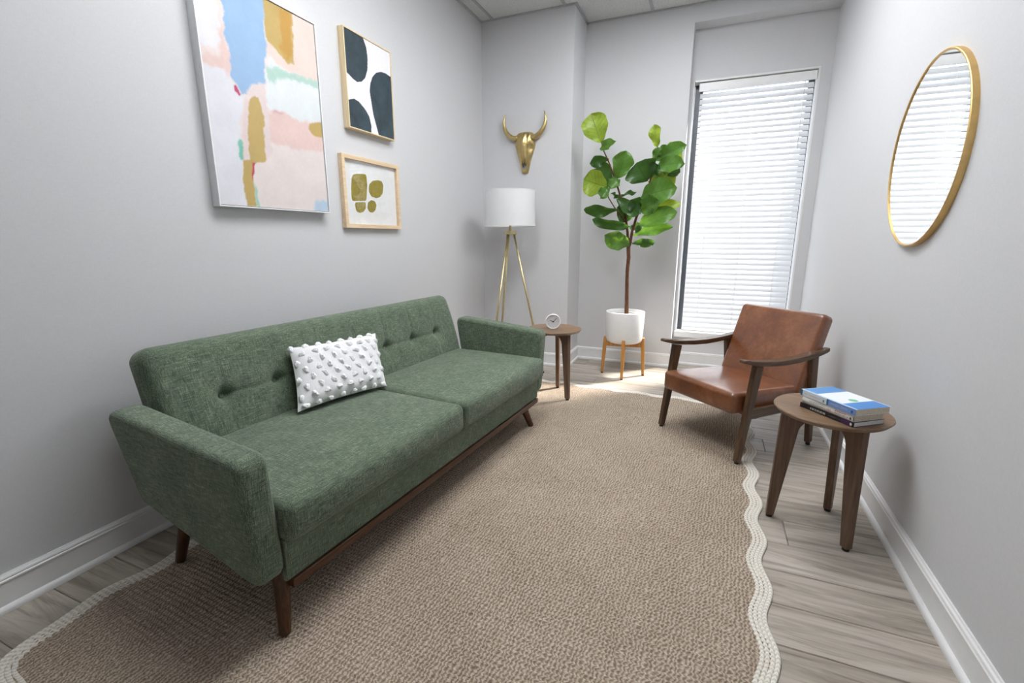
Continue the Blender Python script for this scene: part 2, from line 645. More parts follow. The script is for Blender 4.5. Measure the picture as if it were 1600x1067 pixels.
def rbox(name, c, s, r, kseg=4, sub=(4, 4, 4), deform=None):
    """soft box: centre c, full size s, corner radius r"""
    h = [x / 2 for x in s]
    ax = []
    for d in range(3):
        rr = min(r, h[d] * 0.999)
        e = [-h[d] + rr * (1 - math.cos(i / kseg * PI / 2)) if False else -h[d] + rr * i / kseg for i in range(kseg)]
        inner = [-h[d] + rr + (2 * h[d] - 2 * rr) * i / sub[d] for i in range(sub[d] + 1)]
        ax.append(e + inner + [-x for x in reversed(e)])
    nx, ny, nz = (len(a) for a in ax)
    idx, V, F = {}, [], []

    def vid(i, j, k_):
        key = (i, j, k_)
        if key not in idx:
            p = Vector((ax[0][i], ax[1][j], ax[2][k_]))
            q = Vector([max(-(h[d] - min(r, h[d] * .999)), min(h[d] - min(r, h[d] * .999), p[d])) for d in range(3)])
            dd = p - q
            if dd.length > 1e-9:
                p = q + dd.normalized() * min(r, min(h) * .999)
            if deform:
                p = deform(p, h)
            idx[key] = len(V)
            V.append(tuple(p + Vector(c)))
        return idx[key]

    for k_ in (0, nz - 1):
        for i in range(nx - 1):
            for j in range(ny - 1):
                f = [vid(i, j, k_), vid(i + 1, j, k_), vid(i + 1, j + 1, k_), vid(i, j + 1, k_)]
                F.append(tuple(f if k_ else f[::-1]))
    for j in (0, ny - 1):
        for i in range(nx - 1):
            for k_ in range(nz - 1):
                f = [vid(i, j, k_), vid(i + 1, j, k_), vid(i + 1, j, k_ + 1), vid(i, j, k_ + 1)]
                F.append(tuple(f if not j else f[::-1]))
    for i in (0, nx - 1):
        for j in range(ny - 1):
            for k_ in range(nz - 1):
                f = [vid(i, j, k_), vid(i, j + 1, k_), vid(i, j + 1, k_ + 1), vid(i, j, k_ + 1)]
                F.append(tuple(f if i else f[::-1]))
    return mesh(name, V, F, True)


def arc(cx, cy, r, a0, a1, n):
    return [(cx + r * math.cos(R(a0 + (a1 - a0) * i / n)), cy + r * math.sin(R(a0 + (a1 - a0) * i / n))) for i in range(n + 1)]


def round_poly(pts, rads, n=6):
    """2-D polygon with rounded corners"""
    out = []
    m = len(pts)
    for i in range(m):
        p = Vector(pts[i])
        a = (Vector(pts[i - 1]) - p)
        b = (Vector(pts[(i + 1) % m]) - p)
        r = rads[i] if hasattr(rads, '__len__') else rads
        if r <= 0:
            out.append(tuple(p))
            continue
        ua, ub = a.normalized(), b.normalized()
        t = min(r / math.tan(ua.angle(ub) / 2), a.length * .48, b.length * .48)
        s, e = p + ua * t, p + ub * t
        for q in range(n + 1):
            u = q / n
            out.append(tuple(s * (1 - u) ** 2 + p * 2 * u * (1 - u) + e * u * u))
    return out


def color_grid(name, nu, nv, pos, colf):
    """flat sheet whose colours (linear) come from colf(u,v) arrays; pos(u,v)->xyz"""
    us = np.linspace(0, 1, nu)
    vs = np.linspace(0, 1, nv)
    U, Vv = np.meshgrid(us, vs)
    U, Vv = U.ravel(), Vv.ravel()
    V = [pos(a, b) for a, b in zip(U, Vv)]
    F = [(j * nu + i, j * nu + i + 1, (j + 1) * nu + i + 1, (j + 1) * nu + i) for j in range(nv - 1) for i in range(nu - 1)]
    me = mesh(name, V, F)
    C = colf(U, Vv)
    ca = me.color_attributes.new('Col', 'FLOAT_COLOR', 'POINT')
    buf = np.ones((len(V), 4), dtype=np.float32)
    buf[:, :3] = C
    ca.data.foreach_set('color', buf.ravel())
    return me


def inpoly(px, py, poly):
    r = np.zeros(px.shape, bool)
    n = len(poly)
    for i in range(n):
        x1, y1 = poly[i]
        x2, y2 = poly[(i + 1) % n]
        cnd = ((y1 > py) != (y2 > py)) & (px < (x2 - x1) * (py - y1) / (y2 - y1 + 1e-12) + x1)
        r ^= cnd
    return r


# ------------------------------------------------------------------ the room shell
fl = struct(add('floor', box('floor', XL, XR, YF, YO, -0.06, -0.012), 'subfloor'))
PW, PL = 0.182, 1.22
y, row = YF, 0
while y < YR - 0.001:
    y1 = min(y + PW, YR if y + PW > YR else y + PW)
    x = XL - (0.0, 0.44, 0.85, 0.21, 0.63)[row % 5]
    while x < XR:
        x0c, x1c = max(x, XL), min(x + PL, XR)
        if x1c - x0c > 0.02:
            g = 0.0009
            hx, hy = (x1c - x0c) / 2 - g, (y1 - y) / 2 - g
            b = 0.0022
            V = [(sx * hx, sy * hy, -0.012) for sx, sy in ((-1, -1), (1, -1), (1, 1), (-1, 1))]
            V += [(sx * hx, sy * hy, -b) for sx, sy in ((-1, -1), (1, -1), (1, 1), (-1, 1))]
            V += [(sx * (hx - b), sy * (hy - b), 0) for sx, sy in ((-1, -1), (1, -1), (1, 1), (-1, 1))]
            F = [(3, 2, 1, 0), (8, 9, 10, 11)]
            for q in (0, 4):
                F += [(q + i, q + (i + 1) % 4, q + 4 + (i + 1) % 4, q + 4 + i) for i in range(4)]
            add('plank', mesh('plank', V, F), 'plank', fl, loc=((x0c + x1c) / 2, (y + y1) / 2, 0))
        x += PL
    y += PW
    row += 1

ZT = ZC + 0.25
struct(add('wall_left', box('wall_left', XL - 0.12, XL, YF, YO, -0.06, ZT), 'wall'))
struct(add('wall_right', box('wall_right', XR, XR + 0.12, YF, YO, -0.06, ZT), 'wall'))
struct(add('wall_front', box('wall_front', XL, XR, YF - 0.12, YF, -0.06, ZT), 'wall'))
struct(add('wall_column', box('wall_column', XL, XC, YC, YO, -0.012, ZT), 'wall'))
struct(add('wall_back', box('wall_back', XC, XW, YB, YO, -0.012, ZT), 'wall'))
struct(add('wall_header', box('wall_header', XW, XR, YB, YO, ZH, ZT), 'wall'))
struct(add('wall_recess', boxes('wall_recess', [
    (XW, WX0, YR, YO, -0.012, ZH), (WX1, XR, YR, YO, -0.012, ZH),
    (WX0, WX1, YR, YO, -0.012, WZ0 - 0.03), (WX0, WX1, YR, YO, WZ1, ZH)]), 'wall'))

# ceiling: slab, lay-in tiles, T-bars, wall angle
ce = struct(add('ceiling', box('ceiling', XL, XR, YF, YO, ZC + 0.1, ZT), 'tile'))
GX = [-1.932, -1.277, -0.622, 0.033, 0.688]
GY = [-1.6, -0.29, 1.02, 2.33, 3.64]
ex = [XL] + GX + [XR]
ey = [YF] + GY + [YB]
FILL_CELLS = {(3, 4), (2, 3)}                     # cells that hold an added, unseen fill light (x index, y index)
fill_spans = []
for i in range(len(ex) - 1):
    for j in range(len(ey) - 1):
        x0, x1, y0, y1 = ex[i], ex[i + 1], ey[j], ey[j + 1]
        if (i, j) in FILL_CELLS:
            fill_spans.append((x0, x1, y0, y1))
            continue
        lst = [(x0 + .004, x1 - .004, y0 + .004, y1 - .004)]
        if y1 > YC and x0 < XC - 0.01:       # tiles are cut around the column
            lst = []
            if y0 < YC:
                lst.append((x0 + .004, x1 - .004, y0 + .004, YC - .002))
            if x1 > XC + 0.01:
                lst.append((XC + .002, x1 - .004, YC, y1 - .004))
        for (a0, a1, b0, b1) in lst:
            if a1 - a0 > 0.01:
                cx, cy = (a0 + a1) / 2, (b0 + b1) / 2
                add('ceiling_tile', box('ceiling_tile', a0 - cx, a1 - cx, b0 - cy, b1 - cy, 0.0, 0.018), 'tile', ce,
                    loc=(cx, cy, ZC + 0.006))
for gx in GX:
    ye = YC if gx < XC else YB
    add('grid_bar', boxes('grid_bar', [(gx - .012, gx + .012, YF, ye, ZC, ZC + .006), (gx - .002, gx + .002, YF, ye, ZC + .006, ZC + .04)]), 'ceil_frame', ce)
for gy in GY:
    add('grid_bar', boxes('grid_bar', [(XL, XR, gy - .012, gy + .012, ZC + .0005, ZC + .0065)]), 'ceil_frame', ce)
for b in [(XL, XL + .022, YF, YC, ZC - .002, ZC + .004), (XR - .022, XR, YF, YB, ZC - .002, ZC + .004), (XL, XC, YC - .022, YC, ZC - .002, ZC + .004),
          (XC, XC + .022, YC - .022, YB, ZC - .002, ZC + .004), (XC, XR, YB - .022, YB, ZC - .002, ZC + .004)]:
    add('wall_angle', box('wall_angle', *b), 'ceil_frame', ce)
for n_, (x0, x1, y0, y1) in enumerate(fill_spans):  # panels added above the view because the window alone leaves the room dim
    cx, cy = (x0 + x1) / 2, (y0 + y1) / 2
    t = thing('added_ceiling_fill', ['added ceiling fill panel out of view above the sofa and rug', 'added ceiling fill panel out of view above the lounge chair'][n_], 'light', (cx, cy, ZC))
    hx, hy = (x1 - x0) / 2 - .013, (y1 - y0) / 2 - .013
    add('frame', boxes('frame', [(-hx, hx, -hy, -hy + .03, 0.001, .03), (-hx, hx, hy - .03, hy, 0.001, .03), (-hx, -hx + .03, -hy + .03, hy - .03, 0.001, .03), (hx - .03, hx, -hy + .03, hy - .03, 0.001, .03)]), 'trim', t)
    add('fill_diffuser', box('fill_diffuser', -hx + .03, hx - .03, -hy + .03, hy - .03, 0.006, .012), 'fill_panel', t)


# baseboards: moulded board + shoe moulding, extruded along each wall
HB = 0.125
BOARD = [(0, 0), (0.013, 0), (0.013, 0.098), (0.0165, 0.101), (0.0165, 0.106), (0.0125, 0.109), (0.0145, 0.113), (0.0125, 0.118), (0.007, 0.121), (0.005, HB), (0, HB)]
SHOE = [(0.013, 0), (0.0275, 0), (0.0275, 0.006)] + [(0.0135 + 0.014 * math.cos(a), 0.006 + 0.016 * math.sin(a)) for a in (0.3, 0.6, 0.9, 1.2, 1.5)] + [(0.013, 0.022)]


def run(prof, p0, p1, nrm, m0=0.0, m1=0.0):
    """profile (out, up) swept from p0 to p1; m0/m1 = +1/-1 mitre growth per unit of out"""
    p0, p1, nrm = Vector((*p0, 0)), Vector((*p1, 0)), Vector((*nrm, 0))
    d = (p1 - p0).normalized()
    lp = []
    for p, m in ((p0, -m0), (p1, m1)):
        lp.append([p + nrm * o + d * (m * o) + Vector((0, 0, z)) for o, z in prof])
    return lp


def baseboard(name, p0, p1, nrm, m0=0, m1=0):
    o = struct(add(name, loft(name, run(BOARD, p0, p1, nrm, m0, m1)), 'trim'))
    add('shoe_molding', loft('shoe_molding', run(SHOE, p0, p1, nrm, m0, m1)), 'trim', o)


baseboard('baseboard_left', (XL, YF), (XL, YC), (1, 0), 0, -1)
baseboard('baseboard_column', (XL, YC), (XC, YC), (0, -1), -1, 1)
baseboard('baseboard_column_side', (XC, YC), (XC, YB), (1, 0), 1, -1)
baseboard('baseboard_back', (XC, YB), (XW, YB), (0, -1), -1, 0)
baseboard('baseboard_recess', (XW, YR), (XR, YR), (0, -1), 0, -1)
baseboard('baseboard_right', (XR, YF), (XR, YR), (-1, 0), 0, -1)
baseboard('baseboard_front', (XL, YF), (XR, YF), (0, 1), -1, -1)

# window: white lining, sill, dark frame, pane
win = struct(add('window_1', boxes('window_1', [
    (WX0, WX0 + .008, YR - .004, YO - .02, WZ0, WZ1), (WX1 - .012, WX1, YR - .004, YO - .02, WZ0, WZ1), (WX0 + .012, WX1 - .012, YR - .004, YO - .02, WZ1 - .012, WZ1)]), 'trim'))
add('window_sill', box('window_sill', WX0 - 0.004, WX1 + 0.004, YR - 0.03, YO - .02, WZ0 - 0.055, WZ0 + 0.002), 'trim', win, 0.004)
fx0, fx1, fz0, fz1 = WX0 + .012, WX1 - .012, WZ0 + .002, WZ1 - .012
add('window_frame', boxes('window_frame', [
    (fx0, fx0 + .065, 4.805, 4.875, fz0, fz1), (fx1 - .045, fx1, 4.825, 4.875, fz0, fz1),
    (fx0 + .045, fx1 - .045, 4.825, 4.875, fz0, fz0 + .045), (fx0 + .045, fx1 - .045, 4.825, 4.875, fz1 - .045, fz1)]), 'dark_frame', win)
add('pane', mesh('pane', [(fx0 + .045, 4.85, fz0 + .045), (fx1 - .045, 4.85, fz0 + .045), (fx1 - .045, 4.85, fz1 - .045), (fx0 + .045, 4.85, fz1 - .045)], [(0, 1, 2, 3)]), 'glass', win)

# ------------------------------------------------------------------ window blind
bl = thing('window_blind', 'white horizontal slat blind hanging closed in the tall window', 'blind', (0.226, 4.768, WZ0))
BW = 0.4315                                   # half width
zt = WZ1 - .014 - WZ0
add('headrail', box('headrail', -BW - .004, BW + .004, -.03, .03, zt - .05, zt - .002), 'trim', bl)
add('valance', box('valance', -BW - .01, BW + .01, -.043, -.033, zt - .072, zt - .004), 'white_plastic', bl, 0.003)
prof = []
for i in range(7):
    u = -0.026 + 0.052 * i / 6
    prof.append((u, 0.0035 * (1 - (u / 0.026) ** 2)))
full = [(u, z_ + 0.0012) for u, z_ in prof] + [(u, z_ - 0.0012) for u, z_ in reversed(prof)]
TILT = R(-60)
full = [(-(u * math.cos(TILT) - z_ * math.sin(TILT)), (u * math.sin(TILT) + z_ * math.cos(TILT))) for u, z_ in full]
sl = prism('slat', full, -BW, BW, 'x')
sl.polygons.foreach_set('use_smooth', [len(p.vertices) == 4 for p in sl.polygons])
sharpen(sl, 40)
sl.materials.append(M['slat'])
zz = zt - 0.10
while zz > 0.055:
    add('slat', sl, None, bl, loc=(0, 0, zz))
    zz -= 0.0465
add('bottom_rail', box('bottom_rail', -BW, BW, -.026, .026, 0.012, 0.032), 'white_plastic', bl, 0.004)
for xx in (-0.30, 0.0, 0.30):
    for yy in (-.028, .028):
        add('ladder_cord', tube('ladder_cord', [(xx, yy, 0.03), (xx, yy, zt - .05)], 0.0011, 6), 'trim', bl)
add('tilt_wand', tube('tilt_wand', [(0.36, -.050, zt - .075), (0.362, -.052, zt - .6)], 0.0035, 8), 'white_plastic', bl)

# ------------------------------------------------------------------ rug
rug_a = R(-2.0)
rug = thing('area_rug', 'brown braided jute rug with a cream scalloped border', 'rug', (-0.75, 1.99, 0.0), rug_a)
HW, HL, CR = 1.045, 1.65, 0.24


def rug_outline(inset, n=720):
    """rounded rectangle with a wavy edge, pulled in by inset"""
    segs = []
    hw, hl = HW, HL
    path = []
    for cx, cy, a0 in ((hw - CR, hl - CR, 0), (-(hw - CR), hl - CR, 90), (-(hw - CR), -(hl - CR), 180), (hw - CR, -(hl - CR), 270)):
        for q in range(13):
            a = R(a0 + 90 * q / 12)
            path.append((cx + CR * math.cos(a), cy + CR * math.sin(a), math.cos(a), math.sin(a)))
    P = [Vector((p[0], p[1])) for p in path]
    Nn = [Vector((p[2], p[3])) for p in path]
    L = [0]
    for i in range(len(P)):
        L.append(L[-1] + (P[(i + 1) % len(P)] - P[i]).length)
    tot = L[-1]
    waves = round(tot / 0.30)
    out = []
    i = 0
    for s_ in range(n):
        d = tot * s_ / n
        while L[i + 1] < d:
            i += 1
        u = (d - L[i]) / max(1e-9, L[i + 1] - L[i])
        p = P[i].lerp(P[(i + 1) % len(P)], u)
        nn = Nn[i].lerp(Nn[(i + 1) % len(P)], u).normalized()
        ph = 2 * PI * waves * d / tot + 0.7
        out.append((p + nn * (0.0135 * math.sin(ph) - inset), nn, d))
    return out


inner = [tuple(p) for p, _, _ in rug_outline(0.030)]
nxr, rows = 72, int(2 * HL / ROWP)
ys = [(-rows // 2 + j / 4) * ROWP for j in range(4 * rows + 4)]
hs = [0.0045, 0.0090, 0.0102, 0.0090]
xs = np.linspace(-HW - .02, HW + .02, nxr)
gy, gx = np.meshgrid(np.array(ys), xs, indexing='ij')
ccx = (gx[:-1, :-1] + gx[:-1, 1:]) / 2
ccy = (gy[:-1, :-1] + gy[1:, :-1]) / 2
keep = inpoly(ccx.ravel(), ccy.ravel(), inner).reshape(ccx.shape)
V = [(xs[i], ys[j] + 0.0022 * math.sin(7 * xs[i] + 0.7) + 0.0012 * math.sin(23 * xs[i] + ys[j] * 5), hs[j % 4]) for j in range(len(ys)) for i in range(nxr)]
F = [(j * nxr + i, j * nxr + i + 1, (j + 1) * nxr + i + 1, (j + 1) * nxr + i) for j in range(len(ys) - 1) for i in range(nxr - 1) if keep[j, i]]
rb = add('braided_field', mesh('braided_field', V, F, True), 'jute', rug)
rb['kind'] = 'stuff'
for q in range(4):
    ol = rug_outline(0.007 + 0.0138 * q)
    loops, uvs = [], []
    for p, nn, d in ol:
        lp = []
        for a_i in range(9):
            a = PI * a_i / 8
            pp = p + nn * (0.0076 * math.cos(a))
            lp.append((pp.x, pp.y, 0.001 + 0.0100 * math.sin(a) ** .45))
            uvs.append((d, a_i / 8))
        loops.append(lp)
    n = 9
    Vv = [p for lp in loops for p in lp]
    m = len(loops)
    Ff = [(i * n + j, i * n + j + 1, ((i + 1) % m) * n + j + 1, ((i + 1) % m) * n + j) for i in range(m) for j in range(n - 1)]
    add('border_braid', mesh('border_braid', Vv, [f[::-1] for f in Ff], True, uvs), 'cream', rug)

# ------------------------------------------------------------------ sofa (local x = length, y = towards the wall)
sofa_rz = math.atan2(0.99769, 0.06794)
sofa = thing('sofa', 'green tweed two-cushion sofa with button-tufted back and walnut legs', 'sofa', (-1.111, 0.834, 0.0100), sofa_rz)
SM = 0.978                                     # middle of the length


def crown(amt, front=0.0):
    def f(p, h):
        u, v_ = p.x / h[0], p.y / h[1]
        if p.z > 0:
            p = p + Vector((0, 0, amt * (1 - u * u) * (1 - v_ * v_)))
        bul = (1 - (p.z / h[2]) ** 2) * 0.010 * (1 - u ** 4)
        if p.y < -h[1] * .9:
            p = p + Vector((0, -bul, 0))
        return p
    return f


base_prof = round_poly([(0.0, 0.312), (0.0, 0.160), (0.55, 0.23), (0.64, 0.312)], [.02, .012, .02, .01])
add('base', prism('base', base_prof, 0.030, 2 * SM - 0.030, 'x'), 'green', sofa, 0.006, 2)
add('front_rail', box('front_rail', 0.042, 2 * SM - 0.042, -0.010, 0.030, 0.134, 0.164), 'walnut_x', sofa, 0.004)
for x0, x1 in ((0.022, SM - 0.001), (SM + 0.001, 2 * SM - 0.022)):
    add('seat_cushion', rbox('seat_cushion', ((x0 + x1) / 2, 0.295, 0.369), (x1 - x0, 0.68, 0.136), 0.032, 5, (18, 14, 4), crown(0.016)), 'green', sofa)

# tufted back
BT = math.atan(0.30)
BUT = [0.300, 0.538, 0.775, 1.010, 1.245, 1.482, 1.722]
bx0, bx1 = 0.062, 1.952
bh, bt_ = 0.475, 0.135                          # height along the slope, thickness
zb_mid = 0.225 - bh / 2                         # button row in slope coordinates (from middle)


def tuft(p, h):
    if p.y < -h[1] * 0.6:
        X = p.x + (bx0 + bx1) / 2
        d = 0.0
        zrow = 0.232 - bh / 2
        for bxx in BUT:
            dx, dz = X - bxx, p.z - zrow
            r2 = dx * dx + dz * dz
            d += 0.034 * math.exp(-r2 / (2 * 0.019 ** 2)) + 0.013 * math.exp(-r2 / (2 * 0.06 ** 2))
            edge = max(0.0, 1 - abs(p.z / h[2]) ** 6)
            fall = math.exp(-abs(dz) / 0.16)
            d += 0.0055 * math.exp(-(dx / 0.010) ** 2) * edge * (0.35 + 0.65 * fall)
        if BUT[0] - .02 < X < BUT[-1] + .02:
            d += 0.006 * math.exp(-((p.z - zrow) / 0.010) ** 2)
        puff = 0.014 * (1 - (p.z / h[2]) ** 2)
        p = p + Vector((0, d - puff, 0))
    return p


bk = rbox('backrest', (0, 0, 0), (bx1 - bx0, bt_, bh), 0.052, 6, (190, 3, 46), tuft)
# slope frame: local z runs up the slope
zc0 = 0.36
fy0 = 0.60 - 0.30 * (0.42 - zc0)
up = Vector((0, math.sin(BT), math.cos(BT)))
back_n = Vector((0, math.cos(BT), -math.sin(BT)))
bc = Vector(((bx0 + bx1) / 2, fy0, zc0)) + up * (bh / 2) + back_n * (bt_ / 2)
back = add('backrest', bk, 'green', sofa, loc=bc, rot=(-BT, 0, 0))
for bxx in BUT:
    add('button', rbox('button', (bxx - (bx0 + bx1) / 2, -bt_ / 2 + 0.037, 0.232 - bh / 2), (0.022, 0.012, 0.022), 0.0058, 3, (2, 1, 2)), 'green', back)

arm_prof = round_poly([(-0.012, 0.604), (0.0, 0.170), (0.585, 0.325), (0.655, 0.655)], [.045, .060, .055, .050], 7)


def arm_shear(side):
    def f(v, end):
        x, y_, z_ = v
        outer = -0.036 - 0.0875 * z_
        inn = 0.047 - 0.060 * z_
        xx = (outer if not end else inn)
        if side > 0:
            xx = 2 * SM - xx
        return (xx, y_, z_)
    return f


add('armrest', prism('armrest', arm_prof, 0, 1, 'x', arm_shear(-1)), 'green', sofa, 0.024, 4)
add('armrest', prism('armrest', arm_prof, 0, 1, 'x', arm_shear(1)), 'green', sofa, 0.024, 4)
for (fx, fy), (tx, ty, tz) in (((0.0, 0.0), (0.045, 0.05, 0.19)), ((1.829, 0.0), (1.775, 0.055, 0.18)),
                              ((0.047, 0.647), (0.075, 0.56, 0.30)), ((1.86, 0.66), (1.82, 0.56, 0.30))):
    add('leg', sharpen(tube('leg', [(fx, fy, 0.0), (fx + (tx - fx) * .03, fy + (ty - fy) * .03, .006), (tx, ty, tz)], [.0155, .018, .027], 20)), 'walnut_z', sofa)

# ------------------------------------------------------------------ throw pillow
sofaM = Matrix.Translation(Vector((-1.111, 0.834, 0.0100))) @ Matrix.Rotation(sofa_rz, 4, 'Z')
BLc, BRc = Vector((0.535, 0.490, 0.455)), Vector((1.032, 0.455, 0.450))
TLc = Vector((0.605, 0.640, 0.705))
exv = (BRc - BLc)
PWd = exv.length
exv.normalize()
upv = TLc - BLc
upv = (upv - exv * upv.dot(exv) * 0.6)
PHt = upv.length
upv.normalize()
nrm = exv.cross(upv).normalized()               # towards the room (-y)
if nrm.y > 0:
    nrm = -nrm
pil = thing('throw_pillow', 'white lumbar pillow with raised fluffy tufts on green sofa', 'pillow')
org = BLc + exv * PWd / 2 + upv * PHt / 2 - nrm * 0.0
rotm = Matrix((exv, upv, nrm)).transposed().to_4x4()
skew = Matrix.Identity(4)
pil.matrix_world = sofaM @ Matrix.Translation(org) @ rotm


def pil_pt(u, v_, side):
    """u, v in -1..1"""
    pin = 1 - 0.07 * (1 - u * u) * abs(v_) ** 3 * 1.0
    pinu = 1 - 0.05 * (1 - v_ * v_) * abs(u) ** 3
    sh = 0.075 * v_ * 0.5
    t = 0.058 * ((1 - u ** 4) ** 0.62) * ((1 - v_ ** 4) ** 0.62)
    wr = 0.0025 * math.sin(u * 17 + v_ * 9) * (1 - u * u)
    return Vector((u * PWd / 2 * pinu + sh, v_ * PHt / 2 * pin, side * (t + (wr if t > .01 else 0))))


for side, nm, mt in ((1, 'front_panel', 'pillow'), (-1, 'back_panel', 'pillow_back')):
    n, m = 44, 30
    V, F = [], []
    for j in range(m + 1):
        for i in range(n + 1):
            V.append(pil_pt(-1 + 2 * i / n, -1 + 2 * j / m, side))
    for j in range(m):
        for i in range(n):
            f = (j * (n + 1) + i, j * (n + 1) + i + 1, (j + 1) * (n + 1) + i + 1, (j + 1) * (n + 1) + i)
            F.append(f if side > 0 else f[::-1])
    add(nm, mesh(nm, V, F, True), mt, pil)
# tuft mesh: lumpy little tassel
tms = []
for s_ in range(4):
    V, F = [], []
    n, m = 12, 7
    for j in range(m + 1):
        a = PI / 2 * (1 - j / m)
        for i in range(n):
            th = 2 * PI * i / n
            lump = 1 + 0.20 * math.sin(3 * th + s_ * 2) * math.cos(a) + 0.10 * math.sin(5 * th + s_)
            V.append((0.0175 * math.cos(th) * math.cos(a) ** .8 * lump, 0.0125 * math.sin(th) * math.cos(a) ** .8 * lump, 0.014 * math.sin(a) * (1 + 0.12 * math.sin(2 * th + s_)) * (1 - .15 * math.sin(a) * math.cos(3 * th + s_))))
    for j in range(m):
        for i in range(n):
            F.append((j * n + i, (j + 1) * n + i, (j + 1) * n + (i + 1) % n, j * n + (i + 1) % n))
    me = mesh('tuft', V, F, True)
    me.materials.append(M['tuft'])
    tms.append(me)
rw = 0
for vi in np.linspace(-0.93, 0.93, 8):
    off = 0 if rw % 2 else 0.5
    for c_ in range(8):
        u = -0.97 + (c_ + off) * 0.245
        if u > 0.99:
            continue
        u += random.uniform(-.02, .02)
        p = pil_pt(u, vi, 1)
        e = 0.02
        tu = (pil_pt(min(u + e, 1), vi, 1) - pil_pt(max(u - e, -1), vi, 1)).normalized()
        tv = (pil_pt(u, min(vi + e, 1), 1) - pil_pt(u, max(vi - e, -1), 1)).normalized()
        nn = tu.cross(tv).normalized()
        o = add('tuft', random.choice(tms), None, pil)
        q = nn.to_track_quat('Z', 'X')
        o.rotation_mode = 'QUATERNION'
        from mathutils import Quaternion
        o.rotation_quaternion = q @ Quaternion((0, 0, 1), random.uniform(-.5, .5) + PI / 2)
        o.location = p - nn * 0.004
    rw += 1

# ------------------------------------------------------------------ lounge chair (local y = towards its back)
ch = thing('lounge_chair', 'tan leather lounge chair with curved dark wood arms', 'chair', (0.212, 3.022, 0.0100), R(-41.8))
SX = 0.286


def seat_def(p, h):
    u, v_ = p.x / h[0], p.y / h[1]
    if p.z > 0:
        p = p + Vector((0, 0, 0.014 * (1 - u * u) * (1 - v_ * v_)))
    p = p + Vector((0, 0, -0.035 * (p.y + h[1]) / (2 * h[1])))
    return p


add('seat', rbox('seat', (0, -0.035, 0.331), (0.520, 0.62, 0.118), 0.026, 5, (12, 12, 3), seat_def), 'leather', ch)
ba = math.atan2(0.15, 0.41)


def back_def(p, h):
    if p.y < 0:
        u, v_ = p.x / h[0], p.z / h[2]
        p = p + Vector((0, -0.012 * (1 - u * u) * (1 - v_ * v_), 0))
    return p


bh2, bt2 = 0.49, 0.092
upc = Vector((0, math.sin(ba), math.cos(ba)))
nc = Vector((0, math.cos(ba), -math.sin(ba)))
b0 = Vector((0, 0.155, 0.315))
cb = b0 + upc * bh2 / 2 + nc * bt2 / 2
add('backrest', rbox('backrest', (0, 0, 0), (0.555, bt2, bh2), 0.028, 5, (12, 3, 12), back_def), 'leather', ch, loc=cb, rot=(-ba, 0, 0))
for s_ in (-1, 1):
    x = SX * s_
    add('leg', beam('leg', [(x, -.305, .008), (x, -.222, .535)], [(.030, .034), (.032, .060)]), 'chair_z', ch, 0.005)
    add('leg', beam('leg', [(x, .302, .008), (x, .238, .535)], [(.030, .036), (.032, .060)]), 'chair_z', ch, 0.005)
    for fy in (-.305, .302):
        dn = -0.010 if (s_ > 0 and fy > 0) else 0.0      # this leg stands off the rug, on the planks
        add('foot_pad', lathe('foot_pad', [(0, dn), (.012, dn), (.012, .012), (0, .012)], 16, False), 'black', ch, loc=(x, fy, 0))
    arm = [(-.348, .576), (-.325, .572), (-.27, .560), (-.19, .549), (-.10, .541), (0, .537), (.10, .540), (.19, .546), (.28, .556), (.335, .564), (.362, .568)]
    wd = [.036, .046, .052, .055, .056, .056, .054, .050, .044, .038, .030]
    th = [.016, .020, .024, .027, .029, .030, .030, .029, .027, .025, .022]
    add('armrest', beam('armrest', [(x, a, b) for a, b in arm], list(zip(wd, th))), 'chair_y', ch, 0.005, 3)
    add('side_rail', beam('side_rail', [(x - s_ * .002, -.262, .272), (x - s_ * .002, .275, .262)], [(.024, .055), (.024, .055)]), 'chair_y', ch, 0.004)
add('cross_rail', box('cross_rail', -SX, SX, -.20, -.175, .235, .272), 'chair_y', ch, 0.003)
add('cross_rail', box('cross_rail', -SX, SX, .245, .270, .225, .27), 'chair_y', ch, 0.003)


# ------------------------------------------------------------------ side tables
def side_table(label, loc, angs, rz):
    t = thing('side_table', label, 'side table', loc, rz, 'matching round side tables')
    TR, TH, TZ = 0.205, 0.020, 0.525
    top = sharpen(lathe('table_top', [(0, TZ - TH), (TR - .014, TZ - TH), (TR - .004, TZ - .008), (TR, TZ - .004), (TR - .003, TZ), (0, TZ)], 72), 50)
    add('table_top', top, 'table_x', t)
    zt = TZ - TH
    outer = [(0.184, 0.012), (0.172, zt)]
    inner = [(0.0, zt), (0.0, zt - 0.026), (0.040, zt - 0.030)] + [(0.040 + 0.066 * math.sin(R(a)), zt - 0.102 + 0.072 * math.cos(R(a))) for a in (15, 30, 45, 60, 75, 90)] + [(0.153, 0.012)]
    prof = outer + inner
    for a in angs:
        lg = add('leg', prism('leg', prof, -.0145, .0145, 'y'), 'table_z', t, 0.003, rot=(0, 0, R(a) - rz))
        add('foot_pad', lathe('foot_pad', [(0, 0), (.013, 0), (.013, .014), (0, .014)], 16, False), 'black', lg, loc=(0.169, 0, 0))
    return t


side_table('round brown wooden side table holding the stacked books', (0.503, 2.140, 0.0), (180, 62, -60), R(-20))
side_table('round brown wooden side table holding the white clock', (-1.050, 3.318, 0.0100), (-33, 95, 212), R(30))

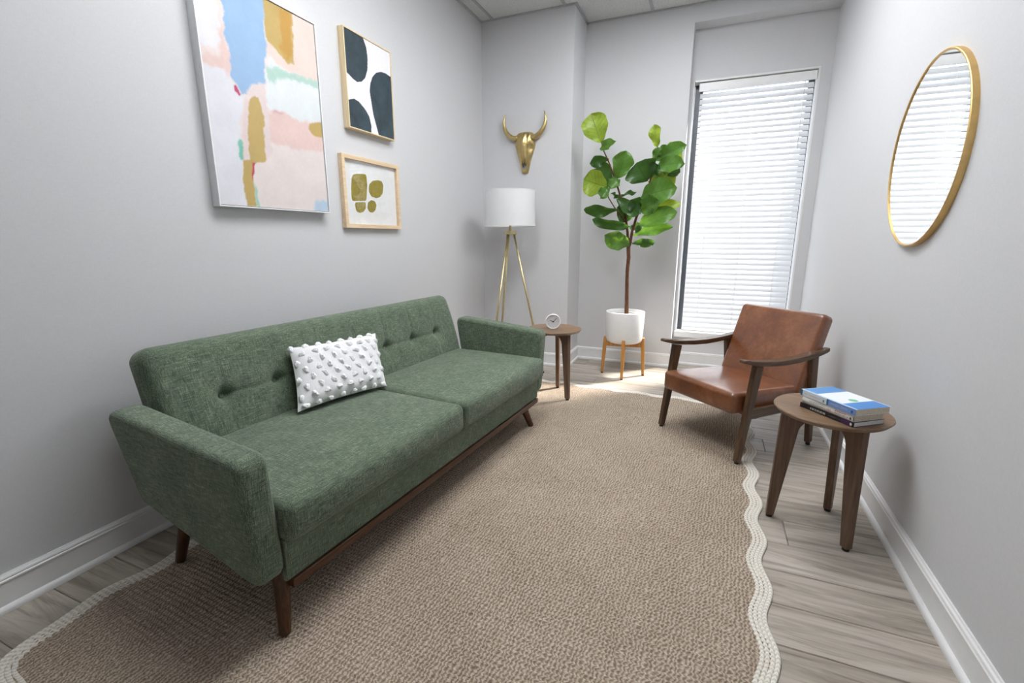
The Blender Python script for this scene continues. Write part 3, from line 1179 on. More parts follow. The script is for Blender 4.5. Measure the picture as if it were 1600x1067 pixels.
# ------------------------------------------------------------------ floor lamp
lp = thing('floor_lamp', 'brass tripod floor lamp with a white drum shade', 'lamp', (-1.62, 3.80, 0.0))
sh = lathe('lamp_shade', [(0.216, 1.306), (0.211, 1.598), (0.2095, 1.598), (0.2145, 1.306)], 72, True, True)
add('lamp_shade', sharpen(sh), 'shade', lp)
for z_, r_ in ((1.309, 0.2165), (1.595, 0.2115)):
    add('shade_rim', lathe('shade_rim', [(r_ - .004, z_ - .004), (r_ + .0008, z_ - .004), (r_ + .0008, z_ + .004), (r_ - .004, z_ + .004)], 72, False, True), 'white_plastic', lp)
for a in (0, 120, 240):
    add('shade_spider', tube('shade_spider', [(0, 0, 1.575), (0.209 * math.cos(R(a)), 0.209 * math.sin(R(a)), 1.585)], 0.0022, 8), 'brass', lp)
add('harp', tube('harp', [(0.0, 0, 1.32)] + [(0.05 * math.sin(a), 0, 1.45 - 0.125 * math.cos(a)) for a in np.linspace(.2, PI, 14)], 0.0025, 8), 'brass', lp)
add('finial', sharpen(lathe('finial', [(0, 1.57), (.006, 1.57), (.006, 1.60), (.010, 1.603), (.010, 1.612), (.006, 1.618), (.003, 1.622), (0, 1.622)], 20)), 'brass', lp)
add('stem', tube('stem', [(0, 0, 1.235), (0, 0, 1.34)], 0.011, 16), 'brass', lp)
add('bulb', lathe('bulb', [(.012, 1.34), (.014, 1.36), (.028, 1.40), (.030, 1.42), (.022, 1.445), (0, 1.455)], 24), 'white_ceramic', lp)
add('hub', sharpen(lathe('hub', [(0, 1.236), (.050, 1.236), (.053, 1.240), (.053, 1.262), (.050, 1.266), (0, 1.266)], 40)), 'brass', lp)
for a in (15, 135, 255):
    ca, sa = math.cos(R(a)), math.sin(R(a))
    add('leg', tube('leg', [(0.033 * ca, 0.033 * sa, 1.24), (0.302 * ca, 0.302 * sa, 0.006)], [.0095, .0095], 16), 'brass', lp)
    add('foot_cap', lathe('foot_cap', [(0, 0), (.011, 0), (.011, .012), (0, .012)], 16, False), 'black', lp, loc=(0.303 * ca, 0.303 * sa, 0))

# ------------------------------------------------------------------ bull skull on the column
sk = thing('bull_skull', 'gold metal longhorn skull hung above the floor lamp', 'wall decoration', (-1.622, YC, 1.78))
secs = [  # z, half width, depth, centre ridge
    (0.345, 0.046, 0.020, 0.004), (0.338, 0.066, 0.036, 0.006), (0.320, 0.082, 0.050, 0.008), (0.295, 0.084, 0.058, 0.010), (0.275, 0.080, 0.062, 0.012),
    (0.255, 0.088, 0.064, 0.013), (0.235, 0.091, 0.064, 0.014), (0.215, 0.087, 0.062, 0.014), (0.190, 0.078, 0.058, 0.013), (0.160, 0.067, 0.054, 0.012),
    (0.130, 0.057, 0.049, 0.010), (0.105, 0.050, 0.044, 0.008), (0.080, 0.044, 0.038, 0.006), (0.055, 0.038, 0.032, 0.004), (0.030, 0.032, 0.026, 0.002), (0.010, 0.026, 0.020, 0.0), (0.0, 0.020, 0.012, 0.0)]
n = 29
V, F = [], []
for z_, hw, dp, rg in secs:
    for i in range(n):
        a = PI * i / (n - 1)
        x = hw * math.cos(a)
        yv = dp * (math.sin(a) ** 0.75) + rg * math.exp(-(x / 0.016) ** 2)
        # eye sockets
        for ex_ in (-0.066, 0.066):
            d2 = ((x - ex_) / 0.020) ** 2 + ((z_ - 0.215) / 0.026) ** 2
            yv -= 0.030 * math.exp(-d2)
        # groove down the forehead
        yv -= 0.006 * math.exp(-((abs(x) - 0.028) / 0.008) ** 2) * (1 if z_ > .12 else 0)
        V.append((x, -max(yv, 0.001), z_))
for j in range(len(secs) - 1):
    for i in range(n - 1):
        xm = abs((V[j * n + i][0] + V[j * n + i + 1][0]) / 2)
        zm = (secs[j][0] + secs[j + 1][0]) / 2
        if 0.03 < zm < 0.098 and xm < 0.019 * (1 - ((zm - 0.064) / 0.05) ** 2) and not (zm > .08 and xm < .005):
            continue                             # nasal opening
        F.append((j * n + i, (j + 1) * n + i, (j + 1) * n + i + 1, j * n + i + 1))
skull = add('skull', mesh('skull', V, F, True), 'gold_skull', sk)
so = skull.modifiers.new('thickness', 'SOLIDIFY')
so.thickness = 0.004
for s_ in (-1, 1):
    hp = [(0.068, -.030, 0.300), (0.095, -.034, 0.297), (0.120, -.036, 0.306), (0.148, -.037, 0.326), (0.174, -.037, 0.356), (0.192, -.036, 0.392), (0.199, -.034, 0.430), (0.196, -.032, 0.465), (0.188, -.030, 0.492), (0.180, -.029, 0.508)]
    hr = [.021, .0215, .021, .020, .018, .0155, .0125, .009, .0055, .0015]
    pts, rr = [], []
    for i in range(len(hp) - 1):
        for q in range(4):
            u = q / 4
            pts.append(tuple(Vector(hp[i]).lerp(Vector(hp[i + 1]), u)))
            r_ = hr[i] * (1 - u) + hr[i + 1] * u
            rr.append(r_ * (1.05 if (i < 4 and q % 2 == 0) else 1.0))
    pts.append(hp[-1])
    rr.append(hr[-1])
    if s_ < 0:
        pts = [(-p[0], p[1], p[2]) for p in pts]
    add('horn', tube('horn', pts, rr, 14), 'gold_skull', sk)

# ------------------------------------------------------------------ pictures on the left wall


def frame_ring(y0, y1, z0, z1, face, depth):
    """rectangular ring in the y-z plane standing depth off the wall (x)"""
    prof = [(0, 0), (depth, 0), (depth, face), (depth - 0.004, face), (0.004, face)]
    loops = []
    for (yy, zz, sy, sz) in ((y0, z0, 1, 1), (y1, z0, -1, 1), (y1, z1, -1, -1), (y0, z1, 1, -1)):
        loops.append([(d, yy + sy * f, zz + sz * f) for d, f in ((0, 0), (depth, 0), (depth, face), (0, face))])
    return loft('frame', loops, False, False, True)


def picture(name, label, y0, y1, z0, z1, face, depth, fmat, canvas_mesh, cmat='print', board=None):
    t = thing(name, label, 'picture', (XL, (y0 + y1) / 2, z0))
    cy = (y0 + y1) / 2
    add('frame', frame_ring(y0 - cy, y1 - cy, 0, z1 - z0, face, depth), fmat, t, 0.0015)
    return t, cy


def n2(px, py, s, seed):
    return np.array([mnoise.fractal(Vector((a * s, b * s, seed)), 1.0, 2.0, 4) for a, b in zip(px, py)])


BIG = dict(y0=1.455, y1=2.112, z0=1.340, z1=2.298)
pin = [
    ('#efe3e0', [(1.40, 1.30), (2.2, 1.30), (2.2, 2.4), (1.40, 2.4)], .0),
    ('#e9e9f0', [(1.45, 1.34), (1.60, 1.34), (1.585, 1.50), (1.60, 1.70), (1.64, 1.83), (1.60, 1.86), (1.575, 1.895), (1.53, 1.925), (1.45, 1.915)], .010),
    ('#ecdcd8', [(1.45, 1.955), (1.54, 1.965), (1.565, 2.02), (1.57, 2.30), (1.45, 2.30)], .012),
    ('#eceaf0', [(1.45, 1.99), (1.535, 1.99), (1.55, 2.05), (1.553, 2.30), (1.45, 2.30)], .012),
    ('#ebcfc9', [(1.563, 2.116), (1.577, 2.06), (1.59, 1.959), (1.58, 1.895), (1.544, 1.92), (1.45, 1.916), (1.45, 1.952), (1.541, 1.969)], .010),
    ('#f0d9d0', [(1.95, 2.30), (2.13, 2.30), (2.13, 2.02), (1.946, 2.022), (1.848, 2.02), (1.79, 2.07), (1.80, 2.13), (1.901, 2.06), (1.955, 2.062)], .008),
    ('#e9eef0', [(1.77, 1.97), (1.82, 2.06), (1.86, 2.02), (1.94, 1.99), (2.12, 1.995), (2.12, 1.818), (1.997, 1.800), (1.843, 1.800), (1.763, 1.811)], .010),
    ('#eccfc9', [(1.759, 1.783), (1.797, 1.812), (1.868, 1.808), (1.969, 1.791), (2.023, 1.792), (2.12, 1.776), (2.12, 1.66), (1.951, 1.649), (1.753, 1.654)], .010),
    ('#dfb4b6', [(1.785, 1.800), (1.80, 1.815), (1.86, 1.806), (1.85, 1.795)], .008),
    ('#eadad8', [(1.655, 1.845), (1.69, 1.90), (1.765, 1.915), (1.765, 1.62), (1.72, 1.54), (1.735, 1.80), (1.72, 1.85), (1.67, 1.84)], .010),
    ('#e9d6d4', [(1.628, 1.80), (1.66, 1.82), (1.625, 1.56), (1.596, 1.549)], .010),
    ('#9dbfe3', [(1.570, 2.33), (1.814, 2.33), (1.797, 2.196), (1.797, 2.068), (1.772, 2.025), (1.762, 1.915), (1.687, 1.896), (1.655, 1.846), (1.628, 1.835), (1.584, 1.906), (1.590, 2.016), (1.577, 2.06), (1.584, 2.149)], .006),
    ('#b8d8cc', [(1.776, 1.998), (1.835, 2.012), (1.895, 2.009), (1.984, 2.016), (2.12, 2.032), (2.12, 1.983), (1.993, 1.986), (1.904, 1.984), (1.84, 1.960), (1.819, 1.930), (1.791, 1.934)], .009),
    ('#c8ab68', [(1.804, 2.33), (1.871, 2.33), (1.974, 2.33), (1.967, 2.188), (1.958, 2.065), (1.918, 2.051), (1.857, 2.088), (1.805, 2.123), (1.799, 2.18)], .005),
    ('#c89c52', [(1.885, 2.290), (1.966, 2.300), (1.955, 2.200), (1.950, 2.09), (1.925, 2.07), (1.86, 2.11), (1.90, 2.15), (1.89, 2.205)], .010),
    ('#c8ab68', [(2.030, 1.796), (2.12, 1.820), (2.12, 1.736), (2.045, 1.741), (2.019, 1.764)], .004),
    ('#caae6e', [(1.672, 1.836), (1.700, 1.850), (1.720, 1.846), (1.735, 1.768), (1.720, 1.555), (1.638, 1.536), (1.628, 1.561), (1.640, 1.687), (1.659, 1.804)], .004),
    ('#c8ab68', [(1.592, 1.548), (1.652, 1.560), (1.640, 1.473), (1.640, 1.34), (1.586, 1.34), (1.586, 1.467)], .004),
    ('#a9d5c4', [(1.641, 1.455), (1.652, 1.428), (1.658, 1.34), (1.640, 1.34)], .004),
    ('#7fc4b0', [(1.584, 1.634), (1.600, 1.636), (1.604, 1.576), (1.596, 1.548), (1.578, 1.550), (1.576, 1.607)], .005),
    ('#c94a72', [(1.590, 1.868), (1.604, 1.868), (1.623, 1.834), (1.614, 1.827), (1.597, 1.844)], .002),
    ('#c64b68', [(1.646, 1.546), (1.658, 1.546), (1.648, 1.492), (1.636, 1.458), (1.632, 1.481)], .002),
    ('#bfd5ea', [(2.017, 1.397), (2.12, 1.402), (2.12, 1.34), (2.006, 1.34)], .012),
]


def paint_big(U, Vv):
    y_ = BIG['y0'] + U * (BIG['y1'] - BIG['y0'])
    z_ = BIG['z0'] + Vv * (BIG['z1'] - BIG['z0'])
    ja, jb = n2(y_, z_, 28, 1.3), n2(y_, z_, 28, 7.7)
    C = np.zeros((len(U), 3))
    for hx, poly, soft in pin:
        c_ = np.array(hexc(hx))
        acc = np.zeros(len(U))
        for q in range(5):
            oy, oz = ((0, 0), (1, 0), (-1, 0), (0, 1), (0, -1))[q]
            acc += inpoly(y_ + ja * (0.004 + soft * .8) + oy * soft * .8, z_ + jb * (0.004 + soft * .8) + oz * soft * .8, poly)
        a = (acc / 5)[:, None] * 0.97
        if hx == '#efe3e0':
            a[:] = 1
        C = C * (1 - a) + c_ * a
    C *= (1 + 0.05 * n2(y_, z_, 9, 3.1))[:, None]
    return np.clip(C * 0.86, 0, 1)


t, cy = picture('abstract_painting', 'large pastel abstract canvas in a thin white frame', BIG['y0'], BIG['y1'], BIG['z0'], BIG['z1'], 0.0065, 0.046, 'white_frame', None)
by0, by1, bz0, bz1 = BIG['y0'] + .009 - cy, BIG['y1'] - .009 - cy, .009, BIG['z1'] - BIG['z0'] - .009
add('canvas', color_grid('canvas', 150, 215, lambda a, b: (0.040, by0 + (by1 - by0) * a, bz0 + (bz1 - bz0) * b), paint_big), 'print', t)
add('backing', box('backing', 0.002, 0.039, by0 - .0018, by1 + .0018, bz0 - .0018, bz1 + .0018), 'black', t)

G1 = dict(y0=2.325, y1=2.758, z0=1.838, z1=2.374)
stones = [
    [(2.28, 2.40), (2.480, 2.40), (2.508, 2.356), (2.523, 2.329), (2.530, 2.276), (2.521, 2.204), (2.495, 2.150), (2.458, 2.119), (2.417, 2.106), (2.381, 2.114), (2.341, 2.131), (2.28, 2.15)],
    [(2.543, 2.134), (2.565, 2.175), (2.604, 2.211), (2.655, 2.232), (2.706, 2.237), (2.80, 2.225), (2.80, 1.80), (2.61, 1.80), (2.589, 1.858), (2.554, 1.95), (2.539, 2.033), (2.530, 2.088)],
    [(2.28, 1.985), (2.337, 1.989), (2.379, 2.004), (2.422, 1.997), (2.474, 1.968), (2.511, 1.933), (2.526, 1.885), (2.521, 1.80), (2.28, 1.80)]]


def paint_stones(U, Vv):
    y_ = G1['y0'] + U * (G1['y1'] - G1['y0'])
    z_ = G1['z0'] + Vv * (G1['z1'] - G1['z0'])
    C = np.tile(np.array(hexc('#e9e7ee')), (len(U), 1))
    tx = n2(y_, z_, 14, 5.5)
    dark = np.array(hexc('#3b4850'))[None] * (1 + 0.30 * tx)[:, None]
    dark[:, 1:] *= (1 + 0.12 * n2(y_, z_, 8, 9.5))[:, None]
    for s_ in stones:
        k_ = inpoly(y_, z_, s_)
        C[k_] = dark[k_]
    return np.clip(C, 0, 1)


t, cy = picture('stone_print', 'dark blue-grey stone shapes print in a pale wood frame', G1['y0'], G1['y1'], G1['z0'], G1['z1'], 0.0075, 0.042, 'pale_wood', None)
cy0, cy1, cz0, cz1 = G1['y0'] + .0075 - cy, G1['y1'] - .0075 - cy, .0075, G1['z1'] - G1['z0'] - .0075
add('canvas', color_grid('canvas', 170, 210, lambda a, b: (0.037, cy0 + (cy1 - cy0) * a, cz0 + (cz1 - cz0) * b), paint_stones), 'print', t)
add('backing', box('backing', 0.002, 0.036, cy0, cy1, cz0, cz1), 'black', t)

t, cy = picture('gold_leaf_print', 'small framed print of gold foil pebbles behind glass', 2.252, 2.796, 1.264, 1.688, 0.024, 0.030, 'pale_wood2', None)
z0 = 1.264
add('mat_board', box('mat_board', 0.006, 0.010, 2.270 - cy, 2.778 - cy, 0.018, 0.406), 'mat_board', t)
blobs = [[(2.346, 1.560), (2.362, 1.580), (2.392, 1.589), (2.482, 1.597), (2.484, 1.532), (2.466, 1.434), (2.333, 1.423), (2.336, 1.50)],
         [(2.356, 1.418), (2.461, 1.427), (2.456, 1.388), (2.434, 1.366), (2.398, 1.357), (2.368, 1.365)],
         [(2.504, 1.539), (2.539, 1.563), (2.59, 1.573), (2.632, 1.571), (2.645, 1.543), (2.634, 1.494), (2.605, 1.468), (2.566, 1.458), (2.52, 1.464), (2.495, 1.493)],
         [(2.48, 1.425), (2.514, 1.442), (2.551, 1.438), (2.564, 1.415), (2.55, 1.382), (2.523, 1.365), (2.49, 1.366), (2.472, 1.389)]]
for b_ in blobs:
    rp = round_poly([(p[0] - cy, p[1] - z0) for p in b_], 0.02, 4)
    add('gold_shape', prism('gold_shape', rp, 0.0101, 0.0107, 'x'), 'gold_leaf', t)
add('glazing', mesh('glazing', [(0.022, 2.275 - cy, 0.023), (0.022, 2.773 - cy, 0.023), (0.022, 2.773 - cy, 0.401), (0.022, 2.275 - cy, 0.401)], [(0, 1, 2, 3)]), 'glass', t)

# ------------------------------------------------------------------ round mirror on the right wall
mi = thing('wall_mirror', 'round mirror in a slim gold frame', 'mirror', (XR, 2.44, 1.53))
MR = 0.362
ring = lathe('frame', [(MR, 0), (MR, 0.020), (MR - .002, 0.022), (MR - .006, 0.022), (MR - .008, 0.020), (MR - .008, 0.0)], 128, True, True)
add('frame', sharpen(ring), 'gold_ring', mi, rot=(0, -PI / 2, 0))
add('mirror_glass', lathe('mirror_glass', [(0, 0.004), (MR - .0078, 0.004), (MR - .0078, 0.017), (0, 0.017)], 128, False), 'mirror', mi, rot=(0, -PI / 2, 0))

# ------------------------------------------------------------------ planter and fig
plc = (-0.652, 4.115)
pl = thing('plant_stand', 'white cylinder planter on a honey wood stand with splayed legs', 'planter', (plc[0], plc[1], 0))
PRt, PRb = 0.168, 0.158
pot = lathe('pot', [(0, .300), (.10, .300), (PRb - .028, .303), (PRb - .008, .315), (PRb, .338), (PRt, .570), (PRt - .002, .576), (PRt - .008, .578), (PRt - .013, .574), (PRt - .016, .560), (PRt - .018, .540), (0, .540)], 72)
add('pot', sharpen(pot, 60), 'white_ceramic', pl)
add('inner_ring', lathe('inner_ring', [(.100, .538), (.118, .538), (.120, .556), (.112, .560), (.100, .556)], 56, True, True), 'white_ceramic', pl)
add('soil', lathe('soil', [(0, .548), (.05, .550), (.102, .545), (.102, .530), (0, .530)], 40), 'soil', pl)
for a in (278, 8, 98, 188):
    ca, sa = math.cos(R(a)), math.sin(R(a))
    add('leg', beam('leg', [(.180 * ca, .180 * sa, .008), (.168 * ca, .168 * sa, .22), (.161 * ca, .161 * sa, .345)], [(.024, .024), (.030, .034), (.030, .030)], (-sa, ca, 0)), 'honey_z', pl, 0.006)
    add('foot_pad', lathe('foot_pad', [(0, 0), (.011, 0), (.011, .012), (0, .012)], 14, False), 'black', pl, loc=(.180 * ca, .180 * sa, 0))
for a in (278, 8):
    ca, sa = math.cos(R(a)), math.sin(R(a))
    add('cross_bar', beam('cross_bar', [(.165 * ca, .165 * sa, .278), (-.165 * ca, -.165 * sa, .278)], [(.026, .040), (.026, .040)], (-sa, ca, 0)), 'honey_z', pl, 0.004)

# fig: positions measured on the vertical plane through the trunk
FW = Vector((math.sin(-0.3993) * math.cos(0.2183), math.cos(-0.3993) * math.cos(0.2183), -math.sin(0.2183)))
RT = Vector((math.cos(0.3993), math.sin(0.3993), 0))
UPc = RT.cross(FW)


def at_y(zx, zy, Y):
    """point of the fig seen at crop pixel (zx, zy), standing on the plane y = Y"""
    px, py = 880 + zx / 4.1045, 160 + zy / 4.1045
    d = FW + RT * ((px - 800) / 724.3) - UPc * ((py - 533.5) / 724.3)
    return Vector((0, 0, 1.2)) + d * (Y / d.y)


fig = thing('fiddle_leaf_fig', 'tall fiddle leaf fig tree growing in the white planter', 'plant', (plc[0], plc[1], 0.545))
FO = Vector((plc[0], plc[1], 0.545))
FY = plc[1]


def br(name, pts, r0, r1, mat, n=10):
    P = [at_y(a, b, FY + dy) - FO for a, b, dy in pts]
    Q = []
    for i in range(len(P) - 1):
        for q in range(3):
            Q.append(P[i].lerp(P[i + 1], q / 3))
    Q.append(P[-1])
    rr = [r0 + (r1 - r0) * i / (len(Q) - 1) for i in range(len(Q))]
    add(name, tube(name, Q, rr, n), mat, fig)
    return Q


tr = add('trunk', tube('trunk', [(0.010, 0, -.005), (0.008, 0, .10), (0.002, 0, .25), (-.002, 0, .38), (0.004, 0, .50), at_y(418, 925, FY) - FO, at_y(424, 870, FY) - FO], [.0185, .0175, .0165, .016, .0165, .017, .012], 14), 'bark', fig)
B1 = br('branch', [(416, 935, 0), (412, 830, -.01), (398, 720, -.02), (375, 630, -.02), (345, 530, -.02), (300, 400, -.01), (262, 315, 0), (243, 255, 0)], .012, .0035, 'bark')
B2 = br('branch', [(424, 920, 0), (445, 820, -.03), (470, 735, -.05), (515, 640, -.06), (542, 560, -.06), (575, 430, -.04), (588, 375, -.03), (605, 280, -.02)], .013, .0035, 'bark')
B3 = br('branch', [(405, 770, -.015), (370, 725, -.05), (330, 675, -.07), (290, 610, -.08), (285, 545, -.09)], .007, .003, 'bark')
allb = [Vector(q) for B in (B1, B2, B3) for q in B]

LEAVES = [  # base px, tip px, width px, material, depth base, depth tip, roll, bend
    (243, 262, 178, 74, 128, 'leaf_light', 0, -.02, 0.0, .10), (232, 300, 336, 246, 46, 'leaf_mid', 0, -.10, .3, .15), (292, 362, 170, 392, 56, 'leaf_dark', 0, -.06, .2, -.2),
    (325, 530, 205, 425, 120, 'leaf_dark', .02, .06, .2, .1), (345, 490, 402, 308, 100, 'leaf_mid', -.02, -.06, -.2, .1), (282, 545, 132, 492, 132, 'leaf_light', -.09, -.14, .1, .12),
    (284, 545, 238, 610, 60, 'leaf_mid', -.09, -.16, .1, .1), (345, 480, 306, 552, 62, 'leaf_mid', -.03, -.10, 0, .1), (366, 600, 472, 576, 22, 'leaf_dark', .02, .10, .5, .1),
    (378, 605, 314, 586, 24, 'leaf_dark', .02, .10, .5, .1), (345, 618, 492, 716, 74, 'leaf_dark', -.05, -.14, .2, -.15), (345, 690, 134, 684, 60, 'leaf_dark', -.07, -.10, .4, .18),
    (440, 795, 186, 752, 52, 'leaf_dark', -.02, -.13, .4, .2), (430, 915, 264, 852, 92, 'leaf_mid', -.01, -.14, .2, .15), (440, 905, 584, 906, 46, 'leaf_dark', .0, .08, .3, .15),
    (604, 285, 588, 138, 54, 'leaf_light', -.02, -.05, .4, .1), (592, 372, 788, 268, 72, 'leaf_mid', -.03, -.10, .2, .1), (618, 372, 764, 318, 118, 'leaf_light', .0, .05, .1, .05),
    (540, 505, 468, 388, 160, 'leaf_dark', -.05, -.10, 0, .12), (560, 440, 612, 400, 90, 'leaf_dark', -.05, -.09, .1, .1), (590, 412, 778, 388, 76, 'leaf_mid', -.04, -.12, .3, .1), (545, 525, 722, 476, 100, 'leaf_light', -.02, .04, .1, .08),
    (495, 610, 726, 540, 118, 'leaf_mid', -.06, -.16, .2, .12), (490, 695, 618, 622, 92, 'leaf_mid', -.06, -.15, .1, .1), (500, 690, 432, 622, 80, 'leaf_dark', -.06, -.12, .1, .1),
    (500, 695, 760, 652, 46, 'leaf_light', -.05, -.10, .5, .12), (482, 785, 728, 700, 86, 'leaf_mid', -.05, -.15, .3, .14), (448, 852, 704, 800, 54, 'leaf_mid', -.03, -.12, .4, .14),
    (345, 672, 432, 752, 84, 'leaf_dark', -.02, .02, .1, .1), (560, 600, 694, 602, 44, 'leaf_dark', -.04, .06, .2, .1), (610, 430, 748, 452, 52, 'leaf_dark', -.02, .06, .2, .1), (590, 380, 612, 288, 44, 'leaf_mid', -.03, -.06, .2, .1),
    (430, 800, 500, 815, 60, 'leaf_dark', .0, .08, .1, .1), (430, 720, 380, 640, 70, 'leaf_dark', .02, .06, .1, .1), (570, 450, 640, 540, 80, 'leaf_dark', .0, .06, .1, .1),
    (600, 350, 690, 300, 70, 'leaf_mid', .0, -.02, .2, .1), (555, 560, 640, 560, 60, 'leaf_mid', -.03, .05, .2, .1)]
rnd = random.Random(3)
for (bx_, by_, tx, ty, wpx, mt, db, dt, roll, bend) in LEAVES:
    b_ = at_y(bx_, by_, FY + db) - FO
    e_ = at_y(tx, ty, FY + dt) - FO
    L = e_ - b_
    ln = L.length
    Ld = L.normalized()
    view = (Vector((0, 0, 1.2)) - (b_ + FO)).normalized()
    Wd = Ld.cross(view).normalized()
    Nn = Wd.cross(Ld).normalized()
    if Nn.dot(view) < 0:
        Nn = -Nn
    # roll the blade about its length: narrow-looking leaves are turned, keep the seen width
    Wr = (Wd * math.cos(roll) + Nn * math.sin(roll)).normalized()
    Nr = (Nn * math.cos(roll) - Wd * math.sin(roll)).normalized()
    width = 1.32 * wpx / 4.1045 * (b_ + FO - Vector((0, 0, 1.2))).length / 740 / max(.5, math.cos(roll))
    nu, nv = 9, 15
    V, F, UV = [], [], []
    ph = rnd.uniform(0, 6)
    for j in range(nv):
        v_ = j / (nv - 1)
        # fiddle outline: narrow waist near the base, broad end
        o_ = (math.sin(PI * v_ ** 1.12) ** 0.55) * (0.66 + 0.42 * v_) if 0 < v_ < 1 else 0.03
        o_ = max(o_, 0.03) * 0.5 * width / 0.98 * (1 + 0.05 * math.sin(16 * v_ + ph))
        for i in range(nu):
            u = -1 + 2 * i / (nu - 1)
            zz = bend * ln * (4 * v_ * (1 - v_)) * 0.5 + 0.30 * o_ * abs(u) ** 1.3 + 0.017 * math.sin(11 * v_ + ph + 2.0 * (u > 0)) * abs(u) ** 2
            V.append(b_ + Ld * (ln * v_) + Wr * (o_ * u) + Nr * zz)
            UV.append((i / (nu - 1), v_))
    for j in range(nv - 1):
        for i in range(nu - 1):
            F.append((j * nu + i, j * nu + i + 1, (j + 1) * nu + i + 1, (j + 1) * nu + i))
    lf = add('leaf', mesh('leaf', V, F, True, UV), mt, fig)
    near = min(allb, key=lambda q: (q - b_).length)
    if (near - b_).length > 0.004:
        pe = b_ + Ld * (ln * .04)
        add('petiole', tube('petiole', [near, near.lerp(pe, .5) + Vector((0, 0, .004)), pe], [.0028, .0025, .002], 7), 'stem', lf)

# ------------------------------------------------------------------ desk clock
ck = thing('desk_clock', 'small round white analogue clock on a side table', 'clock', (-1.056, 3.30, 0.533), R(20))
CRd = 0.057
case = lathe('case', [(0, -.018), (CRd - .004, -.018), (CRd, -.014), (CRd, .014), (CRd - .002, .017), (CRd - .006, .017), (CRd - .008, .010), (0, .010)], 56)
add('case', sharpen(case, 50), 'white_plastic', ck, loc=(0, 0, CRd), rot=(PI / 2, 0, 0))
add('dial', lathe('dial', [(0, .0102), (CRd - .0085, .0102), (CRd - .0085, .0108), (0, .0108)], 48, False), 'paper_white', ck, loc=(0, 0, CRd), rot=(PI / 2, 0, 0))


def text_mesh(body, size, align='CENTER'):
    cu = bpy.data.curves.new('t', 'FONT')
    cu.body = body
    cu.size = size
    cu.align_x = align
    cu.align_y = 'CENTER'
    cu.extrude = 0.00012
    cu.resolution_u = 2
    o = bpy.data.objects.new('t', cu)
    COL.objects.link(o)
    dg = bpy.context.evaluated_depsgraph_get()
    me = bpy.data.meshes.new_from_object(o.evaluated_get(dg))
    bpy.data.objects.remove(o)
    bpy.data.curves.remove(cu)
    me.materials.clear()
    return me


for h_ in range(1, 13):
    a = PI / 2 - 2 * PI * h_ / 12
    add('numeral', text_mesh(str(h_), 0.012), 'ink', ck, loc=(0.038 * math.cos(a), -.0112, CRd + 0.038 * math.sin(a)), rot=(PI / 2, 0, 0))


def hand(nm, ang, ln, wd, yy):
    a = math.radians(90 - ang)
    d, q = Vector((math.cos(a), 0, math.sin(a))), Vector((-math.sin(a), 0, math.cos(a)))
    pr = [d * -.007 + q * wd, d * -.007 - q * wd, d * ln - q * wd * .6, d * ln + q * wd * .6]
    lps = [[p + Vector((0, y_, CRd)) for p in pr] for y_ in (yy, yy - .0008)]
    add(nm, loft(nm, lps), 'hand', ck)


hand('hour_hand', 292, 0.027, 0.0034, -.0120)
hand('minute_hand', 45, 0.038, 0.0024, -.0132)
add('hand_pin', lathe('hand_pin', [(0, .0108), (.003, .0108), (.003, .0150), (0, .0150)], 16, False), 'hand', ck, loc=(0, 0, CRd), rot=(PI / 2, 0, 0))


# ------------------------------------------------------------------ books (local x = along the spine, y = away from the spine)
def book(label, cx, cy, z0, ln, wd, th, rz, cover_col, page_mat, top_f, spine_f, rounded=0.0):
    t = thing('book', label, 'book', (cx, cy, z0), rz)
    ct = 0.0012
    add('pages', box('pages', -ln / 2 + .002, ln / 2 - .002, -wd / 2 + .003, wd / 2 - .002, ct, th - ct), page_mat, t)
    bot = plain('cover_' + label[:6], cover_col, 0.35)
    add('back_cover', box('back_cover', -ln / 2, ln / 2, -wd / 2, wd / 2, 0, ct), bot, t)
    add('front_cover', color_grid('front_cover', 90, 60, lambda a, b: (-ln / 2 + ln * a, -wd / 2 + wd * b, th), top_f), 'cover', t)
    add('cover_board', box('cover_board', -ln / 2, ln / 2, -wd / 2, wd / 2, th - ct, th - .0002), bot, t)
    add('spine', color_grid('spine', 120, 16, lambda a, b: (-ln / 2 + ln * a, -wd / 2 - .0008 - rounded * math.sin(PI * b), th * b), spine_f), 'cover', t)
    return t


def flat(hexs):
    c_ = np.array(hexc(hexs))

    def f(U, Vv):
        return np.tile(c_, (len(U), 1))
    return f


def put(C, mask, hexs):
    C[mask] = np.array(hexc(hexs))


def top_blue(U, Vv):
    C = flat('#eef2f6')(U, Vv)
    put(C, (U < 0.27) & (Vv > 0.06) & (U > .01), '#4f8fcb')
    put(C, (U > 0.74) & (Vv > 0.06) & (Vv < .97), '#3f86cf')
    put(C, Vv <= 0.06, '#bcd8ee')
    put(C, ((U - 0.655) / 0.062) ** 2 + ((Vv - .52) / 0.105) ** 2 < 1, '#6db78d')
    return C


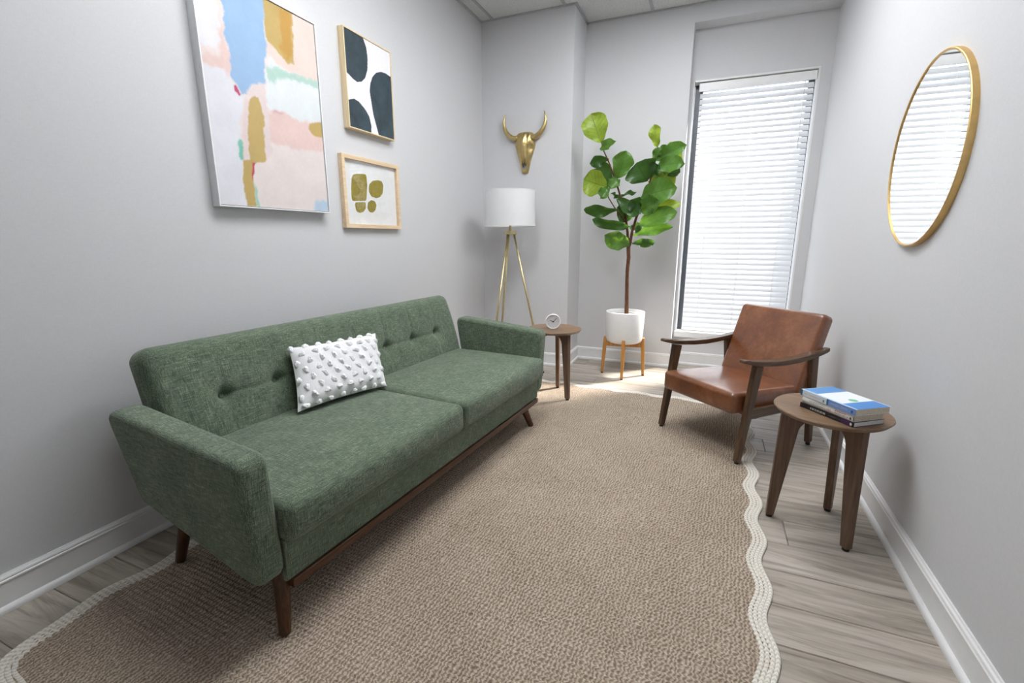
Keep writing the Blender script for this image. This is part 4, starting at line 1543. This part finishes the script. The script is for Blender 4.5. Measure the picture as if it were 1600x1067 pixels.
def spine_blue(U, Vv):
    C = flat('#dfe3e8')(U, Vv)
    put(C, U < .035, '#1f6391')
    put(C, U > .50, '#7d9ad0')
    put(C, (U > .50) & (U < .535), '#2c679c')
    put(C, ((U - .445) / .016) ** 2 + ((Vv - .35) / .22) ** 2 < 1, '#3d7a63')
    put(C, ((U - .94) / .018) ** 2 + ((Vv - .45) / .25) ** 2 < 1, '#3353a0')
    put(C, (U > .06) & (U < .38) & (abs(Vv - .45) < .10) & (np.sin(U * 260) > -.2), '#c3bdb4')
    put(C, (U > .57) & (U < .86) & (abs(Vv - .5) < .10) & (np.sin(U * 260) > -.2), '#a5b6da')
    return C


def spine_white(U, Vv):
    C = flat('#e6e4e0')(U, Vv)
    put(C, (U > .66) & (U < .88) & (abs(Vv - .66) < .07) & (np.sin(U * 300) > -.3), '#b06a6e')
    put(C, (U > .66) & (U < .92) & (abs(Vv - .34) < .07) & (np.sin(U * 280) > -.3), '#b98286')
    put(C, (U > .52) & (U < .60) & (abs(Vv - .4) < .25) & (np.sin(U * 200) > 0), '#d8a6b2')
    put(C, ((U - .955) / .016) ** 2 + ((Vv - .35) / .2) ** 2 < 1, '#22242a')
    return C


def spine_black(U, Vv):
    C = flat('#15141a')(U, Vv)
    put(C, (U > .20) & (U < .50) & (abs(Vv - .5) < .2) & (np.sin(U * 210) > -.1), '#cfcdc8')
    put(C, (U > .54) & (U < .76) & (abs(Vv - .5) < .14) & (np.sin(U * 260) > .1), '#6a6c70')
    put(C, (U > .78) & (U < .92), '#4a2a55')
    put(C, ((U - .945) / .018) ** 2 + ((Vv - .45) / .3) ** 2 < 1, '#f0f0f0')
    return C


bz = 0.525
rzb = math.atan2(-.80, .60)
book('thin black paperback at the bottom of the book stack', 0.520, 2.083, bz, 0.232, 0.145, 0.019, rzb + .02, (0.02, 0.02, 0.025), 'paper_white', flat('#1a191f'), spine_black)
mb = book('white paperback in the middle of the book stack', 0.522, 2.083, bz + .0193, 0.222, 0.140, 0.029, rzb, (0.74, 0.73, 0.71), 'paper', flat('#e8e6e2'), spine_white, 0.005)
add('lettering', text_mesh('MARRIAGE', 0.0135), 'ink', mb, loc=(-.045, -.140 / 2 - .0056, .0150), rot=(PI / 2, 0, 0))
book('blue and white paperback with a green dot on top of the stack', 0.523, 2.080, bz + .0487, 0.245, 0.155, 0.024, rzb - .03, (0.70, 0.80, 0.90), 'paper', top_blue, spine_blue)
